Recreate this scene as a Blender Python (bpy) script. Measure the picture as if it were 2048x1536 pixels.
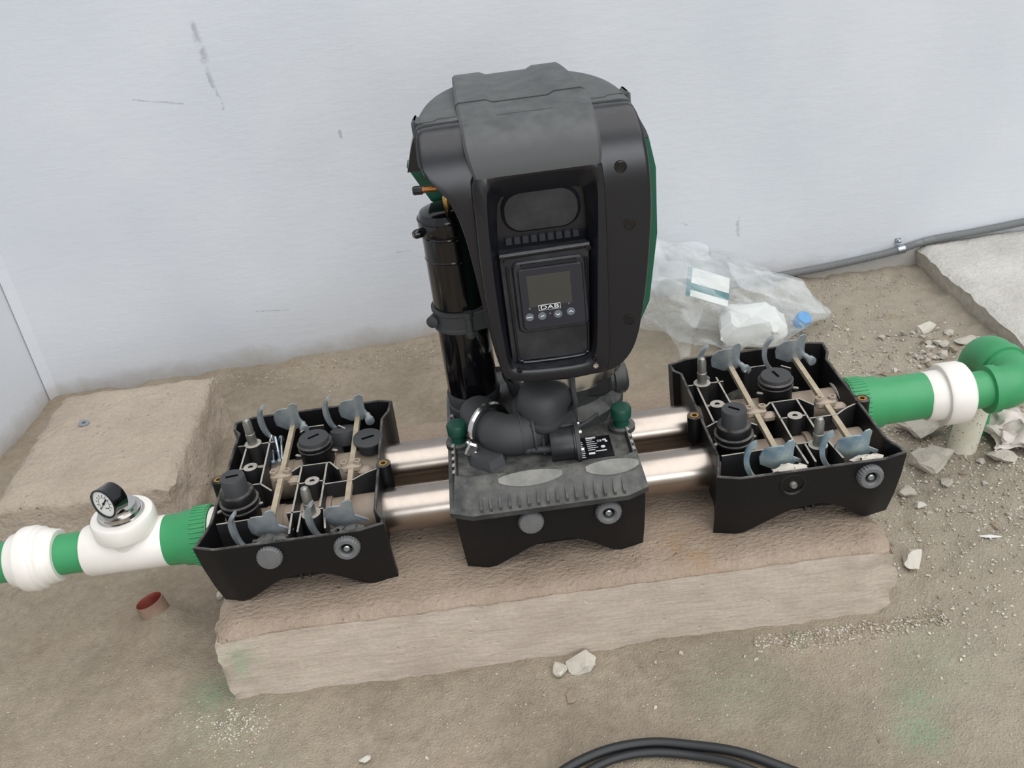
import bpy, math, random
from math import sin, cos, pi, radians, sqrt
from mathutils import Vector, Matrix, noise

scene = bpy.context.scene
for o in list(bpy.data.objects):
    bpy.data.objects.remove(o, do_unlink=True)
COL = scene.collection

# ------------------------------------------------------------------ camera
cam_d = bpy.data.cameras.new('camera')
cam_d.sensor_width = 36.0
cam_d.lens = 1909.27 * 36.0 / 2048.0
cam_d.clip_start = 0.02
cam = bpy.data.objects.new('camera', cam_d)
COL.objects.link(cam)
cam.matrix_world = Matrix(((0.99099087, 0.13378886, -0.00613563, -0.04292675),
                           (-0.07357912, 0.50558656, -0.85963268, -1.3682033),
                           (-0.11190718, 0.85233958, 0.51087573, 1.05537018),
                           (0, 0, 0, 1)))
scene.camera = cam

# ------------------------------------------------------------------ light
world = bpy.data.worlds.new('world'); scene.world = world
world.use_nodes = True
bg = world.node_tree.nodes['Background']
bg.inputs[0].default_value = (0.90, 0.95, 1.0, 1)
bg.inputs[1].default_value = 0.56
sun_d = bpy.data.lights.new('soft_daylight', 'SUN')
sun_d.energy = 2.9; sun_d.angle = radians(80); sun_d.color = (1.0, 0.985, 0.965)
sun = bpy.data.objects.new('soft_daylight', sun_d); COL.objects.link(sun)
sun.rotation_euler = Vector((-0.36, 0.34, -1.0)).to_track_quat('-Z', 'Y').to_euler()

door_d = bpy.data.lights.new('doorway_daylight', 'AREA')       # daylight from the open side behind the viewer
door_d.shape = 'RECTANGLE'; door_d.size = 3.2; door_d.size_y = 1.5; door_d.energy = 75; door_d.color = (0.93, 0.97, 1.0)
door = bpy.data.objects.new('doorway_daylight', door_d); COL.objects.link(door)
door.location = (0.9, -4.6, 1.35); door.rotation_euler = (radians(90), 0, 0)

vs = scene.view_settings
scene.display_settings.display_device = 'sRGB'
vs.view_transform = 'Standard'; vs.look = 'None'
vs.gamma = 1.0; vs.use_curve_mapping = False
vs.exposure = -0.06

FZ = -0.1417           # dirt floor level; the plinth top is z = 0

# ------------------------------------------------------------------ materials
def lin(r, g, b):
    def f(c):
        c /= 255.0
        return c / 12.92 if c <= 0.04045 else ((c + 0.055) / 1.055) ** 2.4
    return (f(r), f(g), f(b), 1.0)

def new_mat(name):
    m = bpy.data.materials.new(name); m.use_nodes = True
    nt = m.node_tree
    return m, nt, nt.nodes['Principled BSDF']

def N(nt, t, **kw):
    n = nt.nodes.new(t)
    for k, v in kw.items():
        if k.startswith('i_'):
            n.inputs[k[2:]].default_value = v
        else:
            setattr(n, k, v)
    return n

def ramp(nt, fac, stops):
    r = nt.nodes.new('ShaderNodeValToRGB')
    el = r.color_ramp.elements
    el[0].position = stops[0][0]; el[0].color = stops[0][1]
    el[1].position = stops[-1][0]; el[1].color = stops[-1][1]
    for p, c in stops[1:-1]:
        e = el.new(p); e.color = c
    nt.links.new(fac, r.inputs[0])
    return r.outputs[0]

def coords(nt):
    return nt.nodes.new('ShaderNodeTexCoord').outputs['Object']

def mixc(nt, fac, a, b, mode='MIX'):
    n = nt.nodes.new('ShaderNodeMix'); n.data_type = 'RGBA'; n.blend_type = mode
    for s, v in ((0, fac), (6, a), (7, b)):
        if hasattr(v, 'is_linked'):
            nt.links.new(v, n.inputs[s])
        else:
            n.inputs[s].default_value = v
    return n.outputs[2]

def math_n(nt, op, a, b=None, clamp=False):
    n = nt.nodes.new('ShaderNodeMath'); n.operation = op; n.use_clamp = clamp
    for s, v in ((0, a), (1, b)):
        if v is None: continue
        if hasattr(v, 'is_linked'): nt.links.new(v, n.inputs[s])
        else: n.inputs[s].default_value = v
    return n.outputs[0]

def maprange(nt, v, a, b, c=0.0, d=1.0):
    n = nt.nodes.new('ShaderNodeMapRange')
    nt.links.new(v, n.inputs[0])
    n.inputs[1].default_value = a; n.inputs[2].default_value = b
    n.inputs[3].default_value = c; n.inputs[4].default_value = d
    return n.outputs[0]

def noise_t(nt, vec, scale, detail=4.0, rough=0.55):
    n = N(nt, 'ShaderNodeTexNoise'); n.inputs['Scale'].default_value = scale
    n.inputs['Detail'].default_value = detail; n.inputs['Roughness'].default_value = rough
    nt.links.new(vec, n.inputs['Vector'])
    return n.outputs['Fac']

def bump(nt, bsdf, h, strength, dist):
    b = N(nt, 'ShaderNodeBump'); b.inputs['Strength'].default_value = strength
    b.inputs['Distance'].default_value = dist
    nt.links.new(h, b.inputs['Height'])
    nt.links.new(b.outputs[0], bsdf.inputs['Normal'])

def simple(name, c, rough=0.5, metal=0.0, c2=None, scale=30.0, dust=0.0, dust_c=(150, 143, 132),
           bumps=0.0, bscale=300.0, spec=0.5, coat=0.0, dlo=0.35, dhi=0.75):
    m, nt, b = new_mat(name)
    co = coords(nt)
    col = lin(*c)
    b.inputs['Base Color'].default_value = col
    b.inputs['Roughness'].default_value = rough
    b.inputs['Metallic'].default_value = metal
    b.inputs['Specular IOR Level'].default_value = spec
    b.inputs['Coat Weight'].default_value = coat
    src = col
    if c2 is not None:
        src = ramp(nt, noise_t(nt, co, scale, 5, 0.6), [(0.35, lin(*c)), (0.68, lin(*c2))])
    if dust > 0:
        geo = N(nt, 'ShaderNodeNewGeometry')
        sep = N(nt, 'ShaderNodeSeparateXYZ'); nt.links.new(geo.outputs['Normal'], sep.inputs[0])
        up = maprange(nt, sep.outputs[2], 0.3, 1.0)
        n = maprange(nt, noise_t(nt, geo.outputs['Position'], 38.0, 6, 0.65), dlo, dhi)
        fac = math_n(nt, 'MULTIPLY', math_n(nt, 'MULTIPLY', up, n), dust, True)
        src = mixc(nt, fac, src, lin(*dust_c))
        r = maprange(nt, fac, 0, 1, rough, 0.9)
        nt.links.new(r, b.inputs['Roughness'])
    if hasattr(src, 'is_linked'):
        nt.links.new(src, b.inputs['Base Color'])
    if bumps > 0:
        bump(nt, b, noise_t(nt, co, bscale, 3), bumps, 0.001)
    return m

M = {}
M['tray'] = simple('dusty_black_plastic', (19, 19, 21), 0.45, dust=0.85, dust_c=(128, 124, 118), bumps=0.15, bscale=500, spec=0.28)
M['rib'] = simple('dusty_black_ribs', (36, 36, 38), 0.5, dust=1.5, dust_c=(160, 155, 146), dlo=0.2, dhi=0.6)
M['black'] = simple('black_plastic', (30, 31, 33), 0.38, dust=0.22, dust_c=(118, 120, 118), bumps=0.08, bscale=900)
M['cover'] = simple('satin_black_cover', (19, 20, 26), 0.28, spec=0.55, bumps=0.06, bscale=1200, dust=0.10, dust_c=(130, 132, 130))
M['topgrey'] = simple('matt_grey_textured', (68, 70, 71), 0.5, bumps=0.2, bscale=1500, dust=0.25, dust_c=(140, 142, 140))
M['recess'] = simple('scuffed_black', (27, 28, 33), 0.36, c2=(52, 54, 58), scale=20, bumps=0.1, bscale=400)
M['gloss'] = simple('gloss_black_paint', (10, 10, 13), 0.12, spec=0.6)
M['base'] = simple('dusty_pump_base', (38, 39, 40), 0.5, c2=(64, 65, 65), scale=22, dust=0.55, dust_c=(140, 137, 130), bumps=0.2, bscale=350)
M['rubber'] = simple('dark_rubber', (54, 55, 57), 0.62, bumps=0.15, bscale=250)
M['grip'] = simple('dusty_grey_grip', (110, 110, 107), 0.7, c2=(138, 136, 130), scale=40)
M['knob'] = simple('grey_plastic_knob', (90, 91, 93), 0.55, c2=(104, 104, 104), scale=30)
M['dark'] = simple('painted_slot_shade', (4, 4, 4), 0.9, spec=0.05)  # near-black colour painting the shade of the plug slots
M['steel'] = simple('brushed_steel_pipe', (160, 150, 142), 0.27, metal=1.0, c2=(174, 164, 155), scale=14, bumps=0.05, bscale=90)
M['chrome'] = simple('bright_steel', (205, 203, 200), 0.2, metal=1.0)
M['zinc'] = simple('zinc_plate', (176, 181, 183), 0.4, metal=0.5, c2=(138, 148, 154), scale=34, dust=0.2)
M['zinc_blue'] = simple('blue_dusty_zinc', (112, 142, 164), 0.42, metal=0.3, c2=(176, 186, 180), scale=34, dust=0.7, dust_c=(186, 190, 176), dlo=0.3, dhi=0.8)
M['bolt'] = simple('zinc_bolt', (175, 184, 190), 0.28, metal=0.95)
M['pin'] = simple('dusty_pin', (160, 156, 148), 0.42, metal=0.75, c2=(128, 130, 126), scale=60)
M['tan'] = simple('tan_dusty_plastic', (146, 130, 115), 0.5, c2=(164, 149, 134), scale=26, bumps=0.1)
M['rod'] = simple('tan_rod', (160, 146, 122), 0.55, c2=(176, 164, 144), scale=60)
M['brass'] = simple('brass', (190, 150, 84), 0.3, metal=0.9)
M['copper'] = simple('brown_brass', (150, 98, 56), 0.3, metal=0.8)
M['green'] = simple('green_pipe_plastic', (52, 138, 86), 0.42, c2=(60, 146, 94), scale=12, bumps=0.04, bscale=200)
M['shell'] = simple('dark_green_shell', (14, 84, 62), 0.4)
M['gcap'] = simple('dark_green_cap', (14, 66, 52), 0.45)
M['white'] = simple('white_fitting_plastic', (224, 219, 212), 0.4, c2=(232, 228, 222), scale=14)
M['oldwhite'] = simple('stained_white_pipe', (212, 208, 192), 0.55, c2=(196, 190, 170), scale=18)
M['paper'] = simple('white_paper', (218, 219, 216), 0.6)
M['teal'] = simple('teal_print', (66, 118, 122), 0.5)
M['blue'] = simple('blue_plastic', (48, 142, 206), 0.35)
M['redpipe'] = simple('red_brown_pipe', (122, 44, 36), 0.5, c2=(138, 70, 58), scale=40)
M['pipedust'] = simple('dusted_red_pipe', (146, 124, 106), 0.85, c2=(132, 104, 90), scale=30)
M['print'] = simple('white_print', (225, 228, 230), 0.5)
M['printgrey'] = simple('grey_print', (98, 103, 112), 0.5)
M['lcd'] = simple('unlit_screen', (62, 62, 58), 0.18)
M['panel'] = simple('display_face', (38, 40, 48), 0.3)
M['label'] = simple('black_label', (14, 14, 20), 0.35)
M['cable'] = simple('black_cable', (32, 34, 36), 0.5)
M['conduit'] = simple('grey_conduit', (120, 122, 123), 0.45, metal=0.0)
M['stone'] = simple('pale_rubble', (172, 165, 153), 0.9, c2=(198, 191, 180), scale=50, bumps=0.6, bscale=220)
M['stone_white'] = simple('white_rubble', (190, 184, 172), 0.9, c2=(206, 201, 190), scale=50, bumps=0.5, bscale=220)
M['stone_brown'] = simple('brown_clod', (140, 126, 108), 0.95, c2=(158, 145, 126), scale=50, bumps=0.6, bscale=220)
M['rag'] = simple('dirty_white_film', (204, 196, 190), 0.4, c2=(188, 174, 166), scale=25)

# wall plaster
def wall_material():
    m, nt, b = new_mat('painted_plaster')
    geo = N(nt, 'ShaderNodeNewGeometry'); P = geo.outputs['Position']
    n1 = noise_t(nt, P, 2.2, 4, 0.55)
    base = ramp(nt, n1, [(0.3, lin(203, 207, 214)), (0.7, lin(214, 217, 222))])
    # damp dirty foot of the wall, with an uneven upper edge
    sep = N(nt, 'ShaderNodeSeparateXYZ'); nt.links.new(P, sep.inputs[0])
    e = math_n(nt, 'ADD', sep.outputs[2], math_n(nt, 'MULTIPLY', noise_t(nt, P, 9.0, 6, 0.7), -0.09))
    foot = maprange(nt, e, -0.19, -0.125, 1.0, 0.0)
    base = mixc(nt, math_n(nt, 'MULTIPLY', foot, 0.8), base, lin(160, 152, 142))
    # scratches: short dark marks along given segments on the wall plane (x, z)
    fac = None
    for (x0, z0, x1, z1, w) in WALL_MARKS:
        dx, dz = x1 - x0, z1 - z0; L2 = dx * dx + dz * dz
        nx = math_n(nt, 'ADD', sep.outputs[0], math_n(nt, 'MULTIPLY', math_n(nt, 'SUBTRACT', noise_t(nt, P, 30, 4), 0.5), 0.03))
        px = math_n(nt, 'SUBTRACT', nx, x0); pz = math_n(nt, 'SUBTRACT', sep.outputs[2], z0)
        t = math_n(nt, 'DIVIDE', math_n(nt, 'ADD', math_n(nt, 'MULTIPLY', px, dx), math_n(nt, 'MULTIPLY', pz, dz)), L2, True)
        ex = math_n(nt, 'SUBTRACT', px, math_n(nt, 'MULTIPLY', t, dx)); ez = math_n(nt, 'SUBTRACT', pz, math_n(nt, 'MULTIPLY', t, dz))
        d = math_n(nt, 'SQRT', math_n(nt, 'ADD', math_n(nt, 'MULTIPLY', ex, ex), math_n(nt, 'MULTIPLY', ez, ez)))
        f = maprange(nt, d, w * 0.3, w, 1.0, 0.0)
        fac = f if fac is None else math_n(nt, 'MAXIMUM', fac, f)
    fac = math_n(nt, 'MULTIPLY', fac, maprange(nt, noise_t(nt, P, 60, 4), 0.35, 0.6))
    base = mixc(nt, math_n(nt, 'MULTIPLY', fac, 0.45), base, lin(128, 130, 136))
    nt.links.new(base, b.inputs['Base Color'])
    b.inputs['Roughness'].default_value = 0.75
    b.inputs['Specular IOR Level'].default_value = 0.25
    st = N(nt, 'ShaderNodeMapping'); st.inputs['Scale'].default_value = (1.0, 1.0, 3.2)
    nt.links.new(P, st.inputs[0])
    h = math_n(nt, 'ADD', noise_t(nt, st.outputs[0], 24, 5, 0.6), math_n(nt, 'MULTIPLY', noise_t(nt, P, 160, 3), 0.22))
    bump(nt, b, h, 0.18, 0.005)
    return m

def dirt_material():
    m, nt, b = new_mat('dry_dirt')
    geo = N(nt, 'ShaderNodeNewGeometry'); P = geo.outputs['Position']
    big = noise_t(nt, P, 2.6, 5, 0.6)
    col = ramp(nt, big, [(0.28, lin(142, 131, 115)), (0.5, lin(168, 156, 139)), (0.72, lin(184, 173, 156))])
    fine = noise_t(nt, P, 60, 6, 0.7)
    col = mixc(nt, 0.55, col, ramp(nt, fine, [(0.25, (0.34, 0.33, 0.32, 1)), (0.75, (0.66, 0.66, 0.66, 1))]), 'OVERLAY')
    warm = maprange(nt, noise_t(nt, P, 5.0, 3), 0.5, 0.72)
    col = mixc(nt, math_n(nt, 'MULTIPLY', warm, 0.28), col, lin(168, 142, 116))
    # paler, drier ground towards the right of the plinth
    sep = N(nt, 'ShaderNodeSeparateXYZ'); nt.links.new(P, sep.inputs[0])
    dry = maprange(nt, math_n(nt, 'ADD', sep.outputs[0], math_n(nt, 'MULTIPLY', big, 0.5)), 0.35, 1.15)
    col = mixc(nt, math_n(nt, 'MULTIPLY', dry, 0.6), col, lin(178, 170, 155))
    # green powder spilt in small patches
    fac = None
    for (x, y, r, s) in GREEN_SPOTS:
        v = N(nt, 'ShaderNodeVectorMath', operation='DISTANCE')
        nt.links.new(P, v.inputs[0]); v.inputs[1].default_value = (x, y, FZ)
        f = maprange(nt, v.outputs['Value'], r * 0.15, r, s, 0.0)
        fac = f if fac is None else math_n(nt, 'MAXIMUM', fac, f)
    fac = math_n(nt, 'MULTIPLY', fac, maprange(nt, noise_t(nt, P, 90, 5, 0.7), 0.35, 0.62))
    col = mixc(nt, fac, col, lin(134, 172, 138))
    nt.links.new(col, b.inputs['Base Color'])
    b.inputs['Roughness'].default_value = 0.95
    b.inputs['Specular IOR Level'].default_value = 0.15
    h = math_n(nt, 'ADD', math_n(nt, 'MULTIPLY', fine, 0.8), noise_t(nt, P, 260, 4, 0.6))
    bump(nt, b, h, 0.85, 0.009)
    return m

def concrete(name, c1, c2, spots=True, bscale=120, bstr=0.5, stretch=(1, 1, 1), stain=None, bdist=0.006, pits=True):
    m, nt, b = new_mat(name)
    geo = N(nt, 'ShaderNodeNewGeometry'); P = geo.outputs['Position']
    n1 = noise_t(nt, P, 7, 6, 0.62)
    col = ramp(nt, n1, [(0.3, lin(*c1)), (0.7, lin(*c2))])
    fine = noise_t(nt, P, 140, 4, 0.65)
    col = mixc(nt, 0.45, col, ramp(nt, fine, [(0.25, (0.36, 0.36, 0.36, 1)), (0.75, (0.62, 0.62, 0.62, 1))]), 'OVERLAY')
    if stain:
        for (x, y, z, r, s, c) in stain:
            v = N(nt, 'ShaderNodeVectorMath', operation='DISTANCE')
            nt.links.new(P, v.inputs[0]); v.inputs[1].default_value = (x, y, z)
            f = maprange(nt, v.outputs['Value'], 0, r, s, 0.0)
            f = math_n(nt, 'MULTIPLY', f, maprange(nt, noise_t(nt, P, 28, 4), 0.38, 0.6))
            col = mixc(nt, f, col, lin(*c))
    mp = N(nt, 'ShaderNodeMapping'); mp.inputs['Scale'].default_value = stretch
    nt.links.new(P, mp.inputs[0])
    h = noise_t(nt, mp.outputs[0], bscale, 5, 0.6)
    if pits:
        vo = N(nt, 'ShaderNodeTexVoronoi'); vo.inputs['Scale'].default_value = 55
        nt.links.new(P, vo.inputs['Vector'])
        pit = maprange(nt, vo.outputs['Distance'], 0.05, 0.22)
        keep = maprange(nt, noise_t(nt, P, 20, 2), 0.52, 0.6)
        pit = math_n(nt, 'SUBTRACT', 1.0, math_n(nt, 'MULTIPLY', math_n(nt, 'SUBTRACT', 1.0, pit), keep))
        h = math_n(nt, 'ADD', h, math_n(nt, 'MULTIPLY', pit, 0.5))
    nt.links.new(col, b.inputs['Base Color'])
    b.inputs['Roughness'].default_value = 0.92
    b.inputs['Specular IOR Level'].default_value = 0.2
    bump(nt, b, h, bstr, bdist)
    return m

def film_material():
    m, nt, b = new_mat('clear_plastic_film')
    out = nt.nodes['Material Output']
    tr = N(nt, 'ShaderNodeBsdfTransparent'); tr.inputs[0].default_value = (0.97, 0.98, 0.98, 1)
    b.inputs['Base Color'].default_value = (0.82, 0.85, 0.86, 1)
    b.inputs['Roughness'].default_value = 0.16
    b.inputs['Specular IOR Level'].default_value = 0.9
    lw = N(nt, 'ShaderNodeLayerWeight'); lw.inputs[0].default_value = 0.35
    co = coords(nt)
    w = noise_t(nt, co, 18, 5, 0.6)
    f = math_n(nt, 'ADD', maprange(nt, lw.outputs['Facing'], 0, 1, 0.05, 0.46), maprange(nt, w, 0.45, 0.75, 0.0, 0.16), True)
    mx = N(nt, 'ShaderNodeMixShader')
    nt.links.new(f, mx.inputs[0]); nt.links.new(tr.outputs[0], mx.inputs[1]); nt.links.new(b.outputs[0], mx.inputs[2])
    nt.links.new(mx.outputs[0], out.inputs[0])
    bump(nt, b, noise_t(nt, co, 30, 4), 0.35, 0.01)
    return m

WALL_MARKS = [(-0.629, 0.733, -0.627, 0.70, 0.009), (-0.627, 0.70, -0.624, 0.65, 0.011), (-0.624, 0.65, -0.618, 0.585, 0.0055), (-0.618, 0.585, -0.608, 0.54, 0.003),
              (-0.80, 0.59, -0.70, 0.565, 0.0025), (-0.355, 0.449, -0.356, 0.435, 0.005), (0.458, 0.083, 0.49, 0.068, 0.004),
              (0.632, 0.065, 0.63, 0.015, 0.005), (-0.275, 0.120, -0.25, 0.121, 0.0025), (-0.66, 0.02, -0.58, 0.01, 0.0025)]
GREEN_SPOTS = [(-0.592, -0.228, 0.075, 0.55), (0.485, -0.48, 0.055, 0.75), (0.505, -0.42, 0.06, 0.5), (0.376, -0.276, 0.03, 0.6),
               (0.56, -0.36, 0.10, 0.25), (-0.56, -0.30, 0.13, 0.25), (0.25, -0.36, 0.12, 0.2), (-0.52, -0.38, 0.12, 0.2)]
M['wall'] = wall_material()
M['dirt'] = dirt_material()
M['ptop'] = concrete('rough_plinth_top', (152, 135, 119), (174, 157, 141), bscale=130, bstr=0.9, stretch=(0.75, 1.15, 1), bdist=0.008,
                     stain=[(0.22, -0.19, 0, 0.08, 0.6, (150, 116, 76)), (0.15, -0.1, 0, 0.12, 0.3, (140, 112, 88))])
M['pfront'] = concrete('trowelled_plinth_face', (176, 163, 150), (192, 180, 167), bscale=60, bstr=0.45, stretch=(0.35, 1, 1.6),
                       stain=[(-0.53, -0.24, -0.06, 0.05, 0.7, (128, 160, 128))])
M['pad'] = concrete('pad_concrete', (162, 149, 135), (180, 167, 152), bscale=55, bstr=0.8, bdist=0.01)
M['slab'] = concrete('grey_slab', (178, 175, 168), (200, 197, 190), bscale=50, bstr=0.7, bdist=0.01)
M['film'] = film_material()

# ------------------------------------------------------------------ geometry helpers
class G:
    def __init__(s):
        s.v = []; s.f = []; s.m = []
    def add(s, v, f, mi=0):
        o = len(s.v); s.v += [tuple(p) for p in v]
        s.f += [tuple(i + o for i in q) for q in f]; s.m += [mi] * len(f)
        return s
    def box(s, c, d, rot=None, mi=0, taper=1.0, bev=0.0):
        hx, hy, hz = d[0] / 2, d[1] / 2, d[2] / 2
        R = rot if rot is not None else Matrix.Identity(3)
        if bev > 0:
            bv = min(bev, hx * .9, hy * .9, hz * .9)
            rings = []
            for z, i in ((-hz, bv), (-hz + bv, 0), (hz - bv, 0), (hz, bv)):
                a, b2 = hx - i, hy - i; k = bv if i == 0 else bv * .6
                rings.append([(-a + k, -b2, z), (a - k, -b2, z), (a, -b2 + k, z), (a, b2 - k, z), (a - k, b2, z), (-a + k, b2, z), (-a, b2 - k, z), (-a, -b2 + k, z)])
            rings = [[Vector(c) + R @ Vector(p) for p in r] for r in rings]
            return s.loft(rings, True, True, mi)
        t = taper
        P = [(-hx, -hy, -hz), (hx, -hy, -hz), (hx, hy, -hz), (-hx, hy, -hz), (-hx * t, -hy * t, hz), (hx * t, -hy * t, hz), (hx * t, hy * t, hz), (-hx * t, hy * t, hz)]
        P = [Vector(c) + R @ Vector(p) for p in P]
        return s.add(P, [(3, 2, 1, 0), (4, 5, 6, 7), (0, 1, 5, 4), (1, 2, 6, 5), (2, 3, 7, 6), (3, 0, 4, 7)], mi)
    def loft(s, rings, cap0=True, cap1=True, mi=0, closed=True):
        n = len(rings[0]); v = [p for r in rings for p in r]; f = []
        for i in range(len(rings) - 1):
            for j in range(n if closed else n - 1):
                k = (j + 1) % n
                f.append((i * n + j, i * n + k, (i + 1) * n + k, (i + 1) * n + j))
        if cap0: f.append(tuple(reversed(range(n))))
        if cap1: f.append(tuple((len(rings) - 1) * n + j for j in range(n)))
        return s.add(v, f, mi)
    def lathe(s, prof, o=(0, 0, 0), ax=(0, 0, 1), seg=24, cap=True, mi=0, knurl=None, closed_prof=False):
        a = Vector(ax).normalized(); o = Vector(o)
        t = Vector((1, 0, 0)) if abs(a.x) < 0.9 else Vector((0, 1, 0))
        u = (t - a * t.dot(a)).normalized(); w = a.cross(u)
        rings = []
        for i, (r, h) in enumerate(prof):
            ring = []
            for j in range(seg):
                th = 2 * pi * j / seg; rr = r
                if knurl and knurl[0] <= i <= knurl[1] and j % 2: rr -= knurl[2]
                ring.append(o + a * h + (u * cos(th) + w * sin(th)) * rr)
            rings.append(ring)
        if closed_prof:
            rings.append(rings[0]); cap = False
        return s.loft(rings, cap, cap, mi)
    def tube(s, path, r, seg=12, cap=True, mi=0, rot0=0.0, flat=1.0):
        P = [Vector(p) for p in path]; n = len(P); rings = []
        T = [(P[min(i + 1, n - 1)] - P[max(i - 1, 0)]).normalized() for i in range(n)]
        t = Vector((0, 0, 1)) if abs(T[0].z) < 0.9 else Vector((1, 0, 0))
        u = (t - T[0] * t.dot(T[0])).normalized()
        for i in range(n):
            u = (u - T[i] * u.dot(T[i])).normalized(); w = T[i].cross(u)
            rr = r[i] if isinstance(r, (list, tuple)) else r
            rings.append([P[i] + (u * cos(2 * pi * j / seg + rot0) * flat + w * sin(2 * pi * j / seg + rot0)) * rr for j in range(seg)])
        return s.loft(rings, cap, cap, mi)
    def prism(s, poly, d0, d1, plane='xz', mi=0, inset=0.0):
        def mk(p, d):
            return {'xz': (p[0], d, p[1]), 'xy': (p[0], p[1], d), 'yz': (d, p[0], p[1])}[plane]
        rings = [[mk(p, d0) for p in poly], [mk(p, d1) for p in poly]]
        if inset:
            c = (sum(p[0] for p in poly) / len(poly), sum(p[1] for p in poly) / len(poly))
            def ins(p):
                l = sqrt((p[0] - c[0]) ** 2 + (p[1] - c[1]) ** 2)
                k = max(0.0, 1 - inset / l); return (c[0] + (p[0] - c[0]) * k, c[1] + (p[1] - c[1]) * k)
            e = inset if d1 > d0 else -inset
            rings = [[mk(p, d0) for p in poly], [mk(p, d1 - e) for p in poly], [mk(ins(p), d1) for p in poly]]
        return s.loft(rings, True, True, mi)
    def xform(s, mat):
        s.v = [tuple(mat @ Vector(p)) for p in s.v]; return s

def obj(name, g, mat, parent=None, smooth=38, loc=None):
    me = bpy.data.meshes.new(name)
    me.from_pydata(g.v, [], g.f)
    mats = mat if isinstance(mat, (list, tuple)) else [mat]
    for k in mats: me.materials.append(M[k])
    if len(mats) > 1:
        me.polygons.foreach_set('material_index', g.m)
    me.validate(); 
    import bmesh
    bm = bmesh.new(); bm.from_mesh(me); bmesh.ops.recalc_face_normals(bm, faces=bm.faces); bm.to_mesh(me); bm.free()
    if smooth:
        me.polygons.foreach_set('use_smooth', [True] * len(me.polygons))
        me.set_sharp_from_angle(angle=radians(smooth))
    o = bpy.data.objects.new(name, me); COL.objects.link(o)
    if parent is not None: o.parent = parent
    if loc is not None: o.location = loc
    return o

def empty(name, loc=(0, 0, 0)):
    o = bpy.data.objects.new(name, None); COL.objects.link(o); o.location = loc
    o.empty_display_size = 0.05
    return o

def tag(o, label, cat, group=None, kind=None):
    o['label'] = label; o['category'] = cat
    if group: o['group'] = group
    if kind: o['kind'] = kind
    return o

def struct(o, label, cat):
    o['label'] = label; o['category'] = cat; o['kind'] = 'structure'
    return o

def copy_as(o, parent=None, loc=None, rot=None, scale=None):
    c = o.copy(); COL.objects.link(c)
    if parent is not None: c.parent = parent
    if loc is not None: c.location = loc
    if rot is not None: c.rotation_euler = rot
    if scale is not None: c.scale = scale
    return c

def spline(pts, n=8):
    P = [Vector(p) for p in pts]; out = []
    for i in range(len(P) - 1):
        p0 = P[max(i - 1, 0)]; p1 = P[i]; p2 = P[i + 1]; p3 = P[min(i + 2, len(P) - 1)]
        for k in range(n):
            t = k / n
            out.append(0.5 * ((2 * p1) + (p2 - p0) * t + (2 * p0 - 5 * p1 + 4 * p2 - p3) * t * t + (3 * p1 - p0 - 3 * p2 + p3) * t ** 3))
    out.append(P[-1]); return out

def interp(x, pts):
    if x <= pts[0][0]: return pts[0][1]
    for (a, b), (c, d) in zip(pts, pts[1:]):
        if x <= c: return b + (d - b) * (x - a) / (c - a)
    return pts[-1][1]

def rrect(x0, x1, y0, y1, r, n=4):
    out = []
    for cx, cy, a in ((x1 - r, y0 + r, -90), (x1 - r, y1 - r, 0), (x0 + r, y1 - r, 90), (x0 + r, y0 + r, 180)):
        for k in range(n + 1):
            t = radians(a + 90 * k / n); out.append((cx + r * cos(t), cy + r * sin(t)))
    return out

def offset_poly(P, d):
    n = len(P); out = []
    for i in range(n):
        a = Vector(P[i - 1]); b = Vector(P[i]); c = Vector(P[(i + 1) % n])
        e1 = (b - a).normalized(); e2 = (c - b).normalized()
        n1 = Vector((-e1.y, e1.x)); n2 = Vector((-e2.y, e2.x))
        m = (n1 + n2); l = m.length
        m = m / l if l > 1e-6 else n1
        k = d / max(0.45, m.dot(n1)); out.append((b.x + m.x * k, b.y + m.y * k))
    return out

def nz(x, y, z=0.0): return noise.noise(Vector((x, y, z)))
def fbm(x, y, z=0.0, o=4):
    return noise.fractal(Vector((x, y, z)), 1.0, 2.0, o)

def text_mesh(s, size):
    c = bpy.data.curves.new('lettering', 'FONT'); c.body = s; c.size = size
    c.align_x = 'CENTER'; c.align_y = 'CENTER'; c.extrude = 0.0003
    t = bpy.data.objects.new('lettering', c); COL.objects.link(t)
    dg = bpy.context.evaluated_depsgraph_get()
    me = bpy.data.meshes.new_from_object(t.evaluated_get(dg))
    bpy.data.objects.remove(t); bpy.data.curves.remove(c)
    return me

# ================================================================== SETTING
WY, WA = 0.9592, 0.0661
def wall_y(x): return WY + WA * x

# --- dirt floor
def floor_h(x, y):
    h = FZ + 0.010 * fbm(x * 2.2, y * 2.2, 3.1, 3) + 0.004 * fbm(x * 11, y * 11, 7.7, 3)
    k = math.exp(-(((x - 1.04) / 0.22) ** 2 + ((y - 0.86) / 0.30) ** 2)); h -= 0.028 * k
    rough = min(1.0, max(0.0, (x - 0.45) * 2.2)) * min(1, max(0, (y + 0.45) * 3))
    h += (0.004 + 0.006 * rough) * fbm(x * 30, y * 30, 1.3, 4)
    h += 0.030 * math.exp(-(((x + .728) / .045) ** 2 + ((y + .035) / .04) ** 2))       # soil heaped round the red stub
    w = wall_y(x) - y                                   # loose soil banked against the wall foot
    h += 0.012 * math.exp(-(w / 0.05) ** 2) * (0.7 + fbm(x * 8, 2.0, 0, 3)) if x < 1.1 else 0
    return h
g = G(); x0, x1, y0, y1, st = -1.75, 2.3, -1.25, 1.16, 0.0135
nx = int((x1 - x0) / st) + 1; ny = int((y1 - y0) / st) + 1
for j in range(ny):
    for i in range(nx):
        x = x0 + i * st; y = y0 + j * st
        g.v.append((x, y, floor_h(x, y)))
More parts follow.
